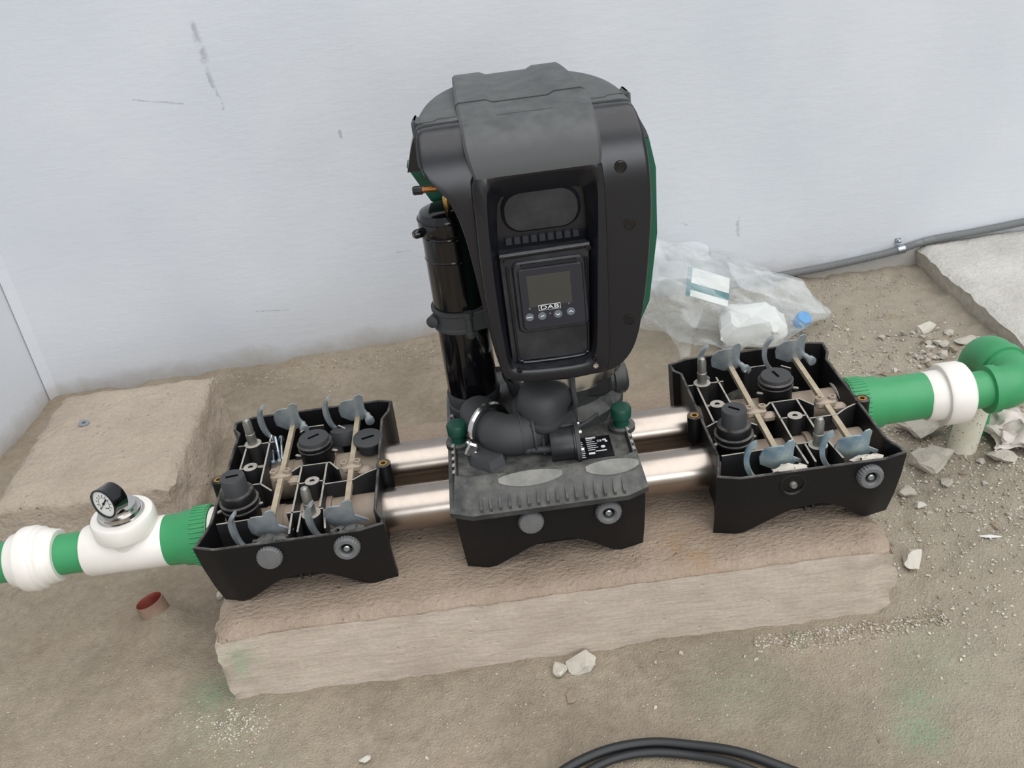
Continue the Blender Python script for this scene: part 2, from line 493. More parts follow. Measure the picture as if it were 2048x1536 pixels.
for j in range(ny - 1):
    for i in range(nx - 1):
        a = j * nx + i; g.f.append((a, a + 1, a + nx + 1, a + nx))
o_ = len(g.v)                                            # the same ground going on beyond, out to the sides and behind the viewer
X_, Y_ = x0 + (nx - 1) * st, y0 + (ny - 1) * st
g.v += [(x0, y0, FZ - .004), (X_, y0, FZ - .004), (X_, Y_, FZ - .03), (x0, Y_, FZ - .03), (-7, -9, FZ - .004), (9, -9, FZ - .004), (9, Y_, FZ - .03), (-7, Y_, FZ - .03)]
g.f += [(o_ + 4, o_ + 5, o_ + 1, o_), (o_ + 5, o_ + 6, o_ + 2, o_ + 1), (o_ + 7, o_ + 4, o_, o_ + 3)]
g.m = [0] * len(g.f)
floor = obj('floor', g, 'dirt', smooth=180)
struct(floor, 'bare dry dirt floor with scattered grit and faint green powder stains', 'floor')

# --- walls
def slab_wall(name, A, B, z0, z1, th, label):
    a = Vector((A[0], A[1], 0)); b = Vector((B[0], B[1], 0)); d = (b - a).normalized()
    nrm = Vector((-d.y, d.x, 0))
    g = G(); P = []
    for z in (z0, z1):
        P += [a + Vector((0, 0, z)), b + Vector((0, 0, z)), b + nrm * th + Vector((0, 0, z)), a + nrm * th + Vector((0, 0, z))]
    g.add(P, [(3, 2, 1, 0), (4, 5, 6, 7), (0, 1, 5, 4), (1, 2, 6, 5), (2, 3, 7, 6), (3, 0, 4, 7)])
    return struct(obj(name, g, 'wall', smooth=0), label, 'wall')
CX = -1.235
slab_wall('wall_back', (CX - 0.05, wall_y(CX - 0.05)), (2.3, wall_y(2.3)), FZ - 0.2, 2.3, 0.12, 'pale blue-white painted plaster wall behind the pump')
slab_wall('wall_left', (-1.62, -1.3), (CX, wall_y(CX) + 0.02), FZ - 0.2, 2.3, 0.12, 'pale painted side wall at the left edge, meeting the back wall in a corner')
# plaster fillet in the corner
g = G(); c0 = Vector((CX, wall_y(CX), 0))
g.add([c0 + Vector((0.0, 0.004, FZ - .1)), c0 + Vector((0.016, 0.001, FZ - .1)), c0 + Vector((-0.003, -0.018, FZ - .1)),
       c0 + Vector((0.0, 0.004, 2.3)), c0 + Vector((0.016, 0.001, 2.3)), c0 + Vector((-0.003, -0.018, 2.3))],
      [(0, 2, 1), (3, 4, 5), (1, 2, 5, 4), (0, 1, 4, 3), (2, 0, 3, 5)])
struct(obj('trim_1', g, 'wall', smooth=0), 'narrow plaster fillet up the wall corner', 'trim')

# --- concrete plinth under the pump
def noisy_block(x0, x1, y0, y1, z0, z1, st, rough, bev, mats=('ptop', 'pfront'), batter=0.0, endrough=0.0, seed=0.0, front_bev=None):
    """closed block of small quads whose faces, edges and ends are uneven"""
    g = G()
    nx = max(2, int((x1 - x0) / st)); ny = max(2, int((y1 - y0) / st)); nzv = max(2, int((z1 - z0) / st))
    idx = {}
    def vid(i, j, k):
        key = (i, j, k)
        if key in idx: return idx[key]
        x = x0 + (x1 - x0) * i / nx; y = y0 + (y1 - y0) * j / ny; z = z0 + (z1 - z0) * k / nzv
        dz = z1 - z; cx, cy = (x0 + x1) / 2, (y0 + y1) / 2
        x += (x - cx) / (x1 - x0) * 2 * batter * dz; y += (y - cy) / (y1 - y0) * 2 * batter * dz
        # rounded arrises
        ex = min(x - x0, x1 - x); ey = min(y - y0, y1 - y)
        t = max(0.0, 1 - min(abs(ex), abs(ey)) / bev) if dz < 1e-6 else 0.0
        z -= bev * 0.5 * t * t * (1 + 0.8 * fbm(x * 25, y * 25, seed, 2))
        if dz < 1e-6 and front_bev and j <= 2: z -= front_bev * (1 - j / 3.0) ** 1.3
        n = Vector((fbm(x * 30, y * 30, z * 30 + seed, 3), fbm(x * 30 + 9, y * 30, z * 30 + seed, 3), fbm(x * 30, y * 30 + 7, z * 30 + seed, 3)))
        big = Vector((fbm(x * 7, y * 7, z * 7 + seed, 2), fbm(x * 7 + 5, y * 7, z * 7 + seed, 2), 0))
        e = endrough * max(0.0, 1 - min(x - x0 + .02, x1 - x + .02) / 0.09)
        p = Vector((x, y, z)) + n * (rough + e * 0.5) + big * (rough * 0.8 + e)
        if e > 0 and dz < 0.04: p.z -= abs(big.x) * e * 1.2
        g.v.append(tuple(p)); idx[key] = len(g.v) - 1
        return idx[key]
    def face(q, mi): g.f.append(q); g.m.append(mi)
    for i in range(nx):
        for j in range(ny):
            face((vid(i, j, nzv), vid(i + 1, j, nzv), vid(i + 1, j + 1, nzv), vid(i, j + 1, nzv)), 0)
            face((vid(i, j, 0), vid(i, j + 1, 0), vid(i + 1, j + 1, 0), vid(i + 1, j, 0)), 1)
        for k in range(nzv):
            face((vid(i, 0, k), vid(i + 1, 0, k), vid(i + 1, 0, k + 1), vid(i, 0, k + 1)), 1)
            face((vid(i, ny, k), vid(i, ny, k + 1), vid(i + 1, ny, k + 1), vid(i + 1, ny, k)), 1)
    for j in range(ny):
        for k in range(nzv):
            face((vid(0, j, k), vid(0, j, k + 1), vid(0, j + 1, k + 1), vid(0, j + 1, k)), 1)
            face((vid(nx, j, k), vid(nx, j + 1, k), vid(nx, j + 1, k + 1), vid(nx, j, k + 1)), 1)
    return g
random.seed(4)
g = noisy_block(-0.555, 0.530, -0.243, 0.305, FZ - 0.06, 0.0, 0.0095, 0.0022, 0.018, endrough=0.018, seed=2.0, front_bev=0.007)
tag(obj('concrete_plinth', g, ['ptop', 'pfront'], smooth=60), 'long rough tan concrete plinth carrying the black pump and its trays', 'plinth')
g = noisy_block(-1.10, -0.738, 0.215, 0.665, FZ - 0.05, -0.015, 0.013, 0.003, 0.02, batter=0.12, endrough=0.008, seed=11.0)
tag(obj('concrete_pad', g, ['pad', 'pad'], smooth=60), 'empty low square concrete pad near the wall corner', 'plinth')
g = noisy_block(1.143, 2.29, -0.5, 1.06, FZ - 0.09, -0.102, 0.024, 0.004, 0.02, batter=-0.1, seed=21.0)
tag(obj('concrete_slab', g, ['slab', 'stone'], smooth=60), 'raised pale grey concrete slab beside the wall at the right edge', 'slab')

# washer / bolt head lying on the pad
g = G().lathe([(0.0045, 0.0), (0.0115, 0.0), (0.0115, 0.003), (0.0045, 0.003)], (0, 0, 0), (0.15, -0.1, 1), 20, closed_prof=True)
tag(obj('steel_washer', g, 'bolt', loc=(-0.998, 0.508, -0.0125)), 'small shiny steel washer lying on the empty concrete pad', 'washer')

# ================================================================== DOCK TRAYS
RIM = [(-.150, -.181), (-.115, -.193), (.112, -.193), (.151, -.183), (.150, -.167), (.138, -.143), (.137, .125), (.148, .150), (.151, .185),
       (.125, .195), (-.112, .195), (-.148, .182), (-.146, .155), (-.135, .140), (-.136, -.125), (-.141, -.147)]
ARCH = [(-.108, 0.0), (-.098, .004), (-.08, .016), (-.06, .030), (-.043, .041), (-.026, .049), (0, .054), (.025, .054), (.045, .046), (.06, .036), (.08, .02), (.096, .005), (.106, 0.0)]
RH = 0.132

def dense(P, step):
    out = []
    for i in range(len(P)):
        a, b = Vector(P[i]), Vector(P[(i + 1) % len(P)])
        n = max(1, int((b - a).length / step))
        for k in range(n): out.append(tuple(a + (b - a) * (k / n)))
    return out

def tray_mesh(kl, kr):
    P = dense(RIM, 0.012); I = offset_poly(P, 0.0055)
    rings = []
    def bz(p):
        if abs(p[1]) > 0.158: return interp(p[0], ARCH)
        return interp(abs(p[1]), [(0.0, .022), (.115, .022), (.14, .0)])
    def down(p, z):
        t = (RH - z) / RH
        kx = kl if p[0] < 0 else kr
        return (p[0] * (1 - (1 - kx) * t), p[1] * (1 - 0.13 * t * t if abs(p[1]) > 0.1 else 1 - 0.0 * t), z)
    mid = lambda p, f: down(p, bz(p) + (RH - bz(p)) * f)
    O0 = [mid(p, 0) for p in P]; O1 = [mid(p, .33) for p in P]; O2 = [mid(p, .66) for p in P]
    O3 = [(p[0], p[1], RH - .0015) for p in P]
    E = offset_poly(P, 0.0012); F2 = offset_poly(P, 0.0043)
    T0 = [(p[0], p[1], RH) for p in E]; T1 = [(p[0], p[1], RH) for p in F2]; T2 = [(p[0], p[1], RH - .0015) for p in I]
    def dn(p, q, f): a = mid(p, f); return (a[0] + q[0] - p[0], a[1] + q[1] - p[1], a[2])
    I2 = [dn(p, q, .66) for p, q in zip(P, I)]; I1 = [dn(p, q, .33) for p, q in zip(P, I)]; I0 = [dn(p, q, 0) for p, q in zip(P, I)]
    g = G().loft([O0, O1, O2, O3, T0, T1, T2, I2, I1, I0, O0], False, False)
    # arched soffits behind the front and back skirts
    for s in (-1, 1):
        row = [p for p in P if p[1] * s > 0.158 and abs(p[0]) < 0.135]
        row.sort()
        a = [Vector(mid(p, 0)) for p in row]
        rings = []
        for q in a:
            rings.append([q, q + Vector((0, -s * 0.045, 0)), q + Vector((0, -s * 0.045, 0.004)), q + Vector((0, 0, 0.004))])
        g.loft(rings, True, True)
    # web plate closing the tray bottom
    Q = offset_poly(RIM, 0.010)
    g.prism([(p[0] * .96, p[1] * .86) for p in Q], 0.026, 0.030, 'xy')
    return g

RIBS = [[(-.113, .104), (-.113, -.02)], [(-.130, .105), (-.063, .105)], [(-.072, .122), (-.069, -.022), (-.046, -.047)], [(-.112, .030), (-.071, .029)],
        [(-.128, -.033), (-.109, -.021), (-.069, -.022)], [(-.002, .015), (-.003, -.115), (-.001, -.170)], [(-.018, .002), (-.005, .015), (.047, .015), (.064, -.010)],
        [(.042, .014), (.042, -.110)], [(-.003, -.037), (.042, -.037)], [(-.012, -.115), (.048, -.115)], [(-.126, -.120), (-.058, -.118), (-.052, -.145)],
        [(.042, -.048), (.091, -.047), (.106, -.036), (.116, -.030), (.134, -.022)], [(-.018, .125), (-.006, .140), (.024, .140)], [(.052, .132), (.066, .118)],
        [(.012, -.118), (.012, -.168)], [(.05, -.118), (.056, -.168)]]

def rib_mesh(path, w=0.0032, z0=0.030, z1=0.126):
    P = [Vector((p[0], p[1], 0)) for p in path]; n = len(P); L = []; R = []
    for i in range(n):
        if i == 0: d = P[1] - P[0]
        elif i == n - 1: d = P[-1] - P[-2]
        else: d = (P[i] - P[i - 1]).normalized() + (P[i + 1] - P[i]).normalized()
        d.normalize(); q = Vector((-d.y, d.x, 0)) * (w / 2)
        L.append(P[i] + q); R.append(P[i] - q)
    rings = [[(l.x, l.y, z0), (r.x, r.y, z0), (r.x, r.y, z1), (l.x, l.y, z1)] for l, r in zip(L, R)]
    return G().loft(rings, True, True)

def knob_mesh(kind):
    g = G(); ax = (0, -1, 0.06)
    if kind == 'plain':
        g.lathe([(0.016, 0), (0.0205, 0.002), (0.0205, 0.010), (0.018, 0.0135), (0.010, 0.0145), (0.001, 0.0145)], (0, 0, 0), ax, 48, knurl=(1, 2, 0.0013))
    else:
        g.lathe([(0.016, 0), (0.0208, 0.002), (0.0208, 0.012), (0.0175, 0.0165), (0.0125, 0.0165), (0.0095, 0.013), (0.0095, 0.002)], (0, 0, 0), ax, 48, knurl=(1, 2, 0.0015))
    return g

FAN = [(-.024, -.016), (-.0255, -.004), (-.0225, .008), (-.0155, .0165), (-.006, .0205), (.003, .021), (.008, .0275), (.0145, .0285), (.0185, .024), (.0175, .012), (.0175, -.002), (.0225, -.016), (.010, -.020), (-.008, -.0205)]
def fan_mesh(th=0.003, tilt=0.35, flip=1):
    n = len(FAN); rings = []
    def pt(p, k, off):
        x, z = p[0] * k, p[1] * k
        y = -0.006 + 26.0 * (x - 0.004) ** 2 * 0.6 + off - z * tilt * 0.5
        return (x * flip, y, z)
    ks = (1.0, .75, .5, .25, .04)
    front = [[pt(p, k, 0) for p in FAN] for k in ks]; back = [[pt(p, k, th) for p in FAN] for k in ks]
    return G().loft(list(reversed(front)) + back, True, True)

def arc_mesh(flip=1):
    rings = []
    for i in range(15):
        t = radians(106 + i * 11); wd = 0.015 * (0.45 + 0.55 * sin(pi * i / 14)) ; r = 0.036
        c = Vector((r * cos(t) * 0.55 * flip, 0.004 * cos(t * 2), r * sin(t)))
        o = Vector((cos(t) * flip, 0, sin(t)))
        d = Vector((0.25, 1, 0)) * 0.006
        rings.append([c + o * wd * .3 + d, c - o * wd * .3 + d * .5, c - o * wd * .3 - d, c + o * wd * .3 - d * .6])
    return G().loft(rings, True, True)

RODX = (-.036, .086)
def shaped_lathe(name, prof, loc, mat, parent, seg=32, ax=(0, 0, 1), knurl=None, **k):
    return obj(name, G().lathe(prof, (0, 0, 0), ax, seg, knurl=knurl, **k), mat, parent, loc=loc)

def make_dock(x, label, kl, kr, knobs, internals=True, blue=False, cap_rot=(0.35, 0.35)):
    D = empty('pump_dock', (x, 0, 0))
    tag(D, label, 'dock tray', 'black plastic pump docks on the plinth')
    obj('tray', tray_mesh(kl, kr), 'tray', D, smooth=32)
    for (bx, by) in ((.1435, -.021), (-.1425, -.004)):
        b = obj('insert_boss', G().lathe([(.0125, -.05), (.0125, 0), (.0075, 0), (.0075, -.008)], (0, 0, 0), (0, 0, 1), 20), 'tray', D, loc=(bx, by, RH + .001))
        obj('brass_insert', G().lathe([(.0075, -.006), (.0075, .001), (.0042, .001), (.0042, -.006)], (0, 0, 0), (0, 0, 1), 20, closed_prof=True), 'brass', b)
    for kx, kind in zip(RODX, knobs):
        if kind == 'missing':
            k = obj('bolt_socket', G().lathe([(.021, 0), (.021, .004), (.018, .005), (.0165, .004), (.0165, -.002)], (0, 0, 0), (0, -1, .06), 36), 'tray', D, loc=(kx + .004, -.189, .106))
            k['label'] = 'open black socket with a bare bolt where a knob is missing'
            obj('bolt', G().lathe([(.0062, -.01), (.0062, .006), (.0045, .009)], (0, 0, 0), (.15, -1, .06), 12), 'pin', k)
        else:
            k = obj('knob', knob_mesh(kind), 'knob', D, smooth=14, loc=(kx + .003, -.1885, .105))
            if kind == 'open':
                obj('bolt', G().lathe([(.0055, 0), (.0055, .0125), (.004, .014)], (0, 0, 0), (0, -1, .06), 14), 'bolt', k)
    if not internals: return D
    for r in RIBS:
        obj('rib', rib_mesh(r), 'rib', D, smooth=0)
    for (px, py) in ((-.094, .0295), (.022, -.0375)):
        obj('screw_boss', G().lathe([(.0125, .03), (.0125, .1285), (.0045, .1285), (.0045, .10)], (0, 0, 0), (0, 0, 1), 20), 'rib', D, loc=(px, py, 0))
    for (px, py) in ((-.102, .106), (.030, -.127)):
        b = obj('pin_boss', G().lathe([(.0155, .03), (.0155, .128), (.011, .1285)], (0, 0, 0), (0, 0, 1), 20), 'rib', D, loc=(px, py, 0))
        obj('locating_pin', G().lathe([(.0088, .12), (.0088, .15), (.0078, .151), (.0078, .172), (.006, .179), (.002, .182)], (0, 0, 0), (0, 0, 1), 18), 'pin', b)
    # tan manifold pipes lying in the tray
    for sy, cx in ((-1, .052), (1, .048)):
        p = obj('manifold_pipe', G().lathe([(.033, -.128), (.033, -.06), (.035, -.059), (.035, -.030), (.033, -.029), (.033, cx - .022), (.0385, cx - .021), (.0385, cx), (.0345, cx + .001), (.0345, .128)],
                (0, 0, 0), (1, 0, 0), 32), 'tan', D, loc=(0, sy * .066, .066))
    # filler necks with slotted plugs
    n1 = obj('filler_neck', G().lathe([(.0285, .06), (.0285, .122), (.0325, .123), (.0325, .1265), (.030, .128), (.030, .133), (.0325, .134), (.0325, .1375), (.0285, .139), (.0285, .152), (.027, .1545), (.021, .1545)], (0, 0, 0), (0, 0, 1), 36), 'tray', D, loc=(-.0935, -.075, 0))
    c = obj('plug', G().lathe([(.0205, .150), (.0205, .183), (.0195, .1845), (.001, .1845)], (0, 0, 0), (0, 0, 1), 36), 'rubber', n1)
    obj('slot_shade', G().box((0, 0, .1846), (.020, .0042, .0010), Matrix.Rotation(cap_rot[0], 3, 'Z')), 'dark', c, smooth=0)  # thin dark strip on the plug, painted shade instead of a cut recess
    n2 = obj('filler_neck', G().lathe([(.029, .06), (.029, .132), (.031, .133), (.031, .1355), (.0292, .1365), (.0292, .140), (.031, .141), (.031, .144), (.0285, .146)], (0, 0, 0), (0, 0, 1), 36), 'tray', D, loc=(.0190, .060, 0))
    c = obj('plug', G().lathe([(.027, .140), (.027, .150), (.0262, .1525), (.022, .1532), (.001, .1532)], (0, 0, 0), (0, 0, 1), 36), 'rubber', n2)
    obj('slot_shade', G().box((0, 0.002, .1533), (.021, .0044, .0010), Matrix.Rotation(cap_rot[1], 3, 'Z')), 'dark', c, smooth=0)  # dark strip again, slot shade put on as colour
    for (lx, ly) in ((-.062, -.078), (-.128, -.086)):
        obj('neck_lug', G().box((lx, ly, .124), (.012, .006, .006), Matrix.Rotation(.5, 3, 'Z'), bev=.0015), 'rib', D)
    for (lx, ly) in ((.052, .052), (-.012, .05)):
        obj('neck_lug', G().box((lx, ly, .124), (.012, .006, .006), Matrix.Rotation(-.5, 3, 'Z'), bev=.0015), 'rib', D)
    # tie rods, their centre clamps and the four zinc cams
    zc = 'zinc_blue' if blue else 'zinc'
    for rx in RODX:
        obj('tie_rod', G().tube([(rx, -.135, .121), (rx, -.06, .121), (rx, .02, .121), (rx, .178, .121)], .0064, 4, rot0=pi / 4), 'rod', D, smooth=0)
        cl = G().box((0, 0, -.004), (.036, .018, .016), bev=.004)
        cl.box((.022, -.004, -.014), (.026, .018, .016), bev=.005)
        cl = obj('rod_clamp', cl, 'tan', D, loc=(rx, -.004, .127))
        for s in (-1, 1):
            obj('clamp_screw', G().lathe([(.0065, 0), (.0065, .0055), (.0035, .0055), (.0035, .003)], (0, 0, 0), (0, 0, 1), 16), 'tan', cl, loc=(s * .0115, 0, .003))
        for fy, fz, mt in ((-.150, .131, zc), (.157, .139, 'zinc')):
            f = obj('cam_plate', fan_mesh().xform(Matrix.Diagonal((1.18, 1.1, 1.22, 1))), mt, D, loc=(rx - .004, fy, fz + .002))
            obj('cam_hook', arc_mesh(), mt, f, loc=(-.033, 0, -.001))
            if fy > 0:
                obj('cam_bolt', G().lathe([(.0055, -.012), (.0055, .004), (.0085, .005), (.0085, .013), (.005, .014)], (0, 0, 0), (.25, -1, 0), 16), 'zinc', f, loc=(.026, -.012, -.016))
            else:
                obj('cam_arm', G().box((.026, .006, -.014), (.03, .004, .006), Matrix.Rotation(.55, 3, 'Y')), mt, f)
            if fy < 0:
                gs_ = G().lathe([(.016, -.012), (.022, 0), (.018, .003), (.010, .006), (.002, .007)], (0, 0, 0), (0, 0, 1), 26)
                gs_.v = [((p[0] + .012 * nz(p[0] * 130, p[1] * 130, rx * 50)) * 1.1, p[1] * .5 + .004 * nz(p[0] * 150, 4, rx * 50), p[2] + .005 * nz(p[0] * 140, p[1] * 140, rx * 90)) for p in gs_.v]
                obj('grout_smear', gs_, 'stone_white' if blue else 'base', f, loc=(.008, -.024, -.010), smooth=50)
    return D

make_dock(-.4122, 'open black plastic dock tray left of the pump, holding loose screws', .92, 1.0, ('plain', 'open'), cap_rot=(.12, .55))
make_dock(.4140, 'open black plastic dock tray right of the pump, one front knob missing', 1.0, .92, ('missing', 'open'), blue=True, cap_rot=(-.75, -1.35))
make_dock(0.0, 'black plastic dock tray directly under the pump, mostly covered by it', .97, .97, ('plain', 'open'), internals=False)

# steel connecting pipes
for (xa, xb, y, lb) in ((-.283, -.130, -.066, 'front polished steel pipe between left tray and pump'), (-.283, -.130, .066, 'rear polished steel pipe between left tray and pump'),
                        (.132, .283, -.066, 'front polished steel pipe between pump and right tray'), (.132, .283, .066, 'rear polished steel pipe between pump and right tray')):
    L = xb - xa
    g = G().lathe([(.034, 0), (.0378, .0004), (.0378, L - .0004), (.034, L)], (0, 0, 0), (1, 0, 0), 48)
    tag(obj('steel_pipe', g, 'steel', loc=(xa, y, .067)), lb, 'pipe', 'steel manifold pipes')

# loose parts in the left tray
LX = -.4122
def plug_thing(loc, rot):
    t = empty('loose_plug', loc); t.rotation_euler = rot
    a = obj('plug_body', G().lathe([(.020, -.026), (.020, -.006), (.0265, -.005), (.027, -.001), (.025, 0), (.001, 0)], (0, 0, 0), (0, 0, 1), 32), 'rubber', t)
    obj('slot_shade', G().box((0, 0, .0002), (.023, .0042, .0010), Matrix.Rotation(.35, 3, 'Z')), 'dark', t, smooth=0)  # slot not cut, its shade is a dark strip on top
    return t
tag(plug_thing((LX + .112, .066, .1335), (0.10, 0.06, 0)), 'loose black slotted plug resting on a pipe in the left tray', 'plug')
g = G().lathe([(.026, 0), (.028, .004), (.026, .026), (.02, .030), (.002, .030)], (0, 0, 0), (0, .35, 1), 24)
tag(obj('rubber_plug', g, 'rubber', loc=(LX + .062, .118, .094)), 'dark round rubber plug pushed behind the rod in the left tray', 'plug')
def hex_screw(a, b, r, label):
    a = Vector(a); b = Vector(b); d = (b - a); L = d.length; d.normalize()
    t = empty('hex_screw', a)
    g = G(); prof = [(r * .35, 0)]
    n = int(L * .6 / .0032)
    for i in range(n):
        h = .003 + i * .0032; prof += [(r * .75, h), (r * 1.05, h + .0011)]
    prof += [(r * .85, L * .62), (r * .85, L - .007)]
    g.lathe(prof, (0, 0, 0), d, 12); obj('shank', g, 'bolt', t)
    obj('head', G().lathe([(r * 2.3, L - .0075), (r * 2.3, L - .0065), (r * 1.75, L - .0064), (r * 1.75, L)], (0, 0, 0), d, 6), 'bolt', t, smooth=20)
    tag(t, label, 'screw', 'loose screws in the left tray')
hex_screw((LX - .0795, .155, .110), (LX - .0632, .062, .104), .0031, 'long bright hex screw lying nearest the wall side of the left tray')
hex_screw((LX - .0715, .148, .110), (LX - .0515, .064, .104), .0031, 'long bright hex screw in the middle of the loose three')
hex_screw((LX - .0505, .078, .102), (LX - .0585, .140, .112), .0028, 'short hex screw with its head towards the wall, beside the tan rod')

# ================================================================== PUMP
PUMP = empty('booster_pump', (0.03, 0.0, 0.13))
tag(PUMP, 'tall black and green electronic booster pump standing on the middle tray', 'pump')
PO = Vector((0.03, 0.0, 0.13))
def pp(name, g, mat, parent=None, smooth=38, origin=None):
    """pump part, modelled in world coordinates"""
    if parent is None:
        return obj(name, g, mat, PUMP, smooth, loc=-PO)
    return obj(name, g, mat, parent, smooth)

def ring_rect(hx0, hx1, y0, y1, z, c):
    return [(hx0 + c, y0, z), (hx1 - c, y0, z), (hx1, y0 + c * .45, z), (hx1, y1 - c, z), (hx1 - c, y1, z), (hx0 + c, y1, z), (hx0, y1 - c, z), (hx0, y0 + c * .45, z)]
# --- base plate
g = G().loft([ring_rect(-.150, .150, -.198, .190, .129, .03), ring_rect(-.156, .155, -.207, .194, .1315, .034), ring_rect(-.156, .155, -.207, .194, .140, .034),
              ring_rect(-.150, .149, -.198, .190, .1435, .03), ring_rect(-.146, .146, -.180, .188, .163, .022), ring_rect(-.143, .144, -.162, .186, .1735, .02),
              ring_rect(-.140, .141, -.152, .184, .1745, .02), ring_rect(-.137, .138, -.143, .180, .1655, .02)], True, True)
BASE = pp('base_plate', g, 'base', smooth=30)
rm = None
for i in range(16):
    x = -.106 + i * .0148
    if rm is None:
        rg = G().add([(-.0022, -.0045, -.006), (.0022, -.0045, -.006), (.0022, .014, -.006), (-.0022, .014, -.006),
                      (-.0018, -.0035, .002), (.0018, -.0035, .002), (.0016, .016, .014), (-.0016, .016, .014)],
                     [(3, 2, 1, 0), (4, 5, 6, 7), (0, 1, 5, 4), (1, 2, 6, 5), (2, 3, 7, 6), (3, 0, 4, 7)])
        rm = obj('tooth', rg, 'base', BASE, smooth=0, loc=(x, -.1995, .1455))
    else:
        copy_as(rm, BASE, (x, -.1995, .1455))
for (xa, xb, bow) in ((-.075, .025, 1), (.062, .145, -1)):
    rings = []
    for i in range(13):
        t = i / 12; x = xa + (xb - xa) * t
        wv = .004 + .010 * sin(pi * t) ** .7
        cy, cz = -.1665, .1705
        a = Vector((x, cy - wv, cz - wv * .55)); b = Vector((x, cy + wv * .7, cz + wv * .30))
        n = Vector((0, -.35, .93)) * .0022
        rings.append([a, b, b + n, a + n])
    g = G().loft(rings, True, True)
    pp('hand_grip', g, 'grip', BASE)
# side notches along the plate edges
nm = None
for s, xx in ((-1, -.1435), (1, .1440)):
    for i in range(11):
        y = -.13 + i * .0185
        if nm is None: nm = obj('edge_notch', G().box((0, 0, 0), (.006, .009, .007), bev=.0012), 'rib', BASE, loc=(xx, y, .1705))
        else: copy_as(nm, BASE, (xx, y, .1705))
# wedge-shaped cover at the left of the deck
g = G().loft([[(-.125, -.055, .165), (-.052, -.055, .165), (-.060, -.120, .165), (-.085, -.138, .165), (-.118, -.110, .165)],
              [(-.120, -.058, .184), (-.056, -.058, .184), (-.064, -.114, .182), (-.086, -.128, .180), (-.113, -.105, .182)]], True, True)
pp('deck_cover', g, 'rubber')
# green filler caps
for (x, y) in ((-.1335, -.042), (.1375, -.058)):
    g = G().lathe([(.0175, .165), (.0175, .172), (.012, .174), (.012, .184), (.0165, .188), (.0172, .203), (.0155, .207), (.008, .2085), (.001, .2075)], (x, y, 0), (0, 0, 1), 28)
    o = pp('filler_cap', g, 'gcap'); o['label'] = 'dark green round cap on the pump base'
    g = G().lathe([(.022, .164), (.022, .172), (.018, .173)], (x, y, 0), (0, 0, 1), 20); pp('cap_seat', g, 'base')
# lower pump body, steel sleeve, side port
g = G().lathe([(.108, .165), (.108, .182), (.098, .190), (.090, .20), (.094, .225), (.098, .232), (.098, .240), (.09, .242)], (.050, .055, 0), (0, 0, 1), 48)
pp('pump_body', g, 'base')
g = G().lathe([(.094, .240), (.094, .248), (.104, .250), (.105, .264), (.104, .274), (.095, .276), (.094, .30)], (.055, .043, 0), (0, 0, 1), 56)
o = pp('steel_sleeve', g, 'chrome'); o['label'] = 'shiny stainless steel band under the pump head'
g = G().lathe([(.030, 0), (.030, .055), (.033, .057), (.033, .075), (.029, .080), (.001, .080)], (.082, .035, .206), (1, .15, 0), 28)
pp('side_port', g, 'base')
g = G().loft([[(.085, -.03, .165), (.138, -.03, .165), (.138, .06, .165), (.085, .06, .165)], [(.088, -.015, .205), (.126, -.010, .200), (.126, .055, .205), (.088, .055, .21)]], True, True)
pp('port_housing', g, 'base')
g = G().box((.105, -.005, .245), (.05, .05, .07), bev=.008); pp('valve_block', g, 'black')

# --- head: front cover as one curved shell
OUT = [(-.045, .318), (-.058, .40), (-.066, .50), (-.073, .565), (-.084, .604), (-.098, .628), (-.113, .642), (-.1215, .662), (-.1205, .680), (-.1185, .698), (-.112, .7015), (-.05, .7020),
       (.035, .7022), (.12, .7020), (.172, .7015), (.1795, .698), (.1865, .672), (.191, .635), (.193, .566), (.184, .475), (.174, .411), (.161, .352), (.142, .322), (.116, .309), (.03, .307)]
def chaikin(P, n=2):
    for _ in range(n):
        Q = []
        for i in range(len(P)):
            a, b = P[i], P[(i + 1) % len(P)]
            Q.append((a[0] * .75 + b[0] * .25, a[1] * .75 + b[1] * .25)); Q.append((a[0] * .25 + b[0] * .75, a[1] * .25 + b[1] * .75))
        P = Q
    return P
OD = dense(chaikin(OUT, 2), 0.008)
HC = (.045, .500)
def cover_y(x, z, edge):
    t = min(1.0, max(0.0, (z - .600) / .1025))
    y = -.115 + .050 * (1 - sqrt(max(0.0, 1 - t * t)))
    if edge < .02 and z < .695: y += .004 * (1 - edge / .02) ** 2
    return y
def ray_poly(c, th, P):
    d = Vector((cos(th), sin(th))); best = None
    for i in range(len(P)):
        a = Vector(P[i]) - Vector(c); b = Vector(P[(i + 1) % len(P)]) - Vector(c); e = b - a
        den = d.x * e.y - d.y * e.x
        if abs(den) < 1e-9: continue
        t = (a.x * e.y - a.y * e.x) / den; u = (a.x * d.y - a.y * d.x) / den
        if t > 0 and -1e-6 <= u <= 1 + 1e-6: best = t if best is None else max(best, t)
    return (c[0] + d.x * best, c[1] + d.y * best)
PO_ = chaikin([(-.044, .317), (.110, .313), (.117, .335), (.121, .433), (.125, .55), (.126, .632), (.118, .648), (-.045, .648), (-.054, .635), (-.054, .60), (-.057, .49), (-.049, .36)], 1)
c0_ = (.035, .490); NA = 240
tha = [2 * pi * i / NA for i in range(NA)]
pa = [ray_poly(c0_, t, PO_) for t in tha]; pb = [ray_poly(c0_, t, OD) for t in tha]
rings = [[(p[0], -.085, p[1]) for p in [(c0_[0] + (q[0] - c0_[0]) * .97, c0_[1] + (q[1] - c0_[1]) * .97) for q in pa]]]
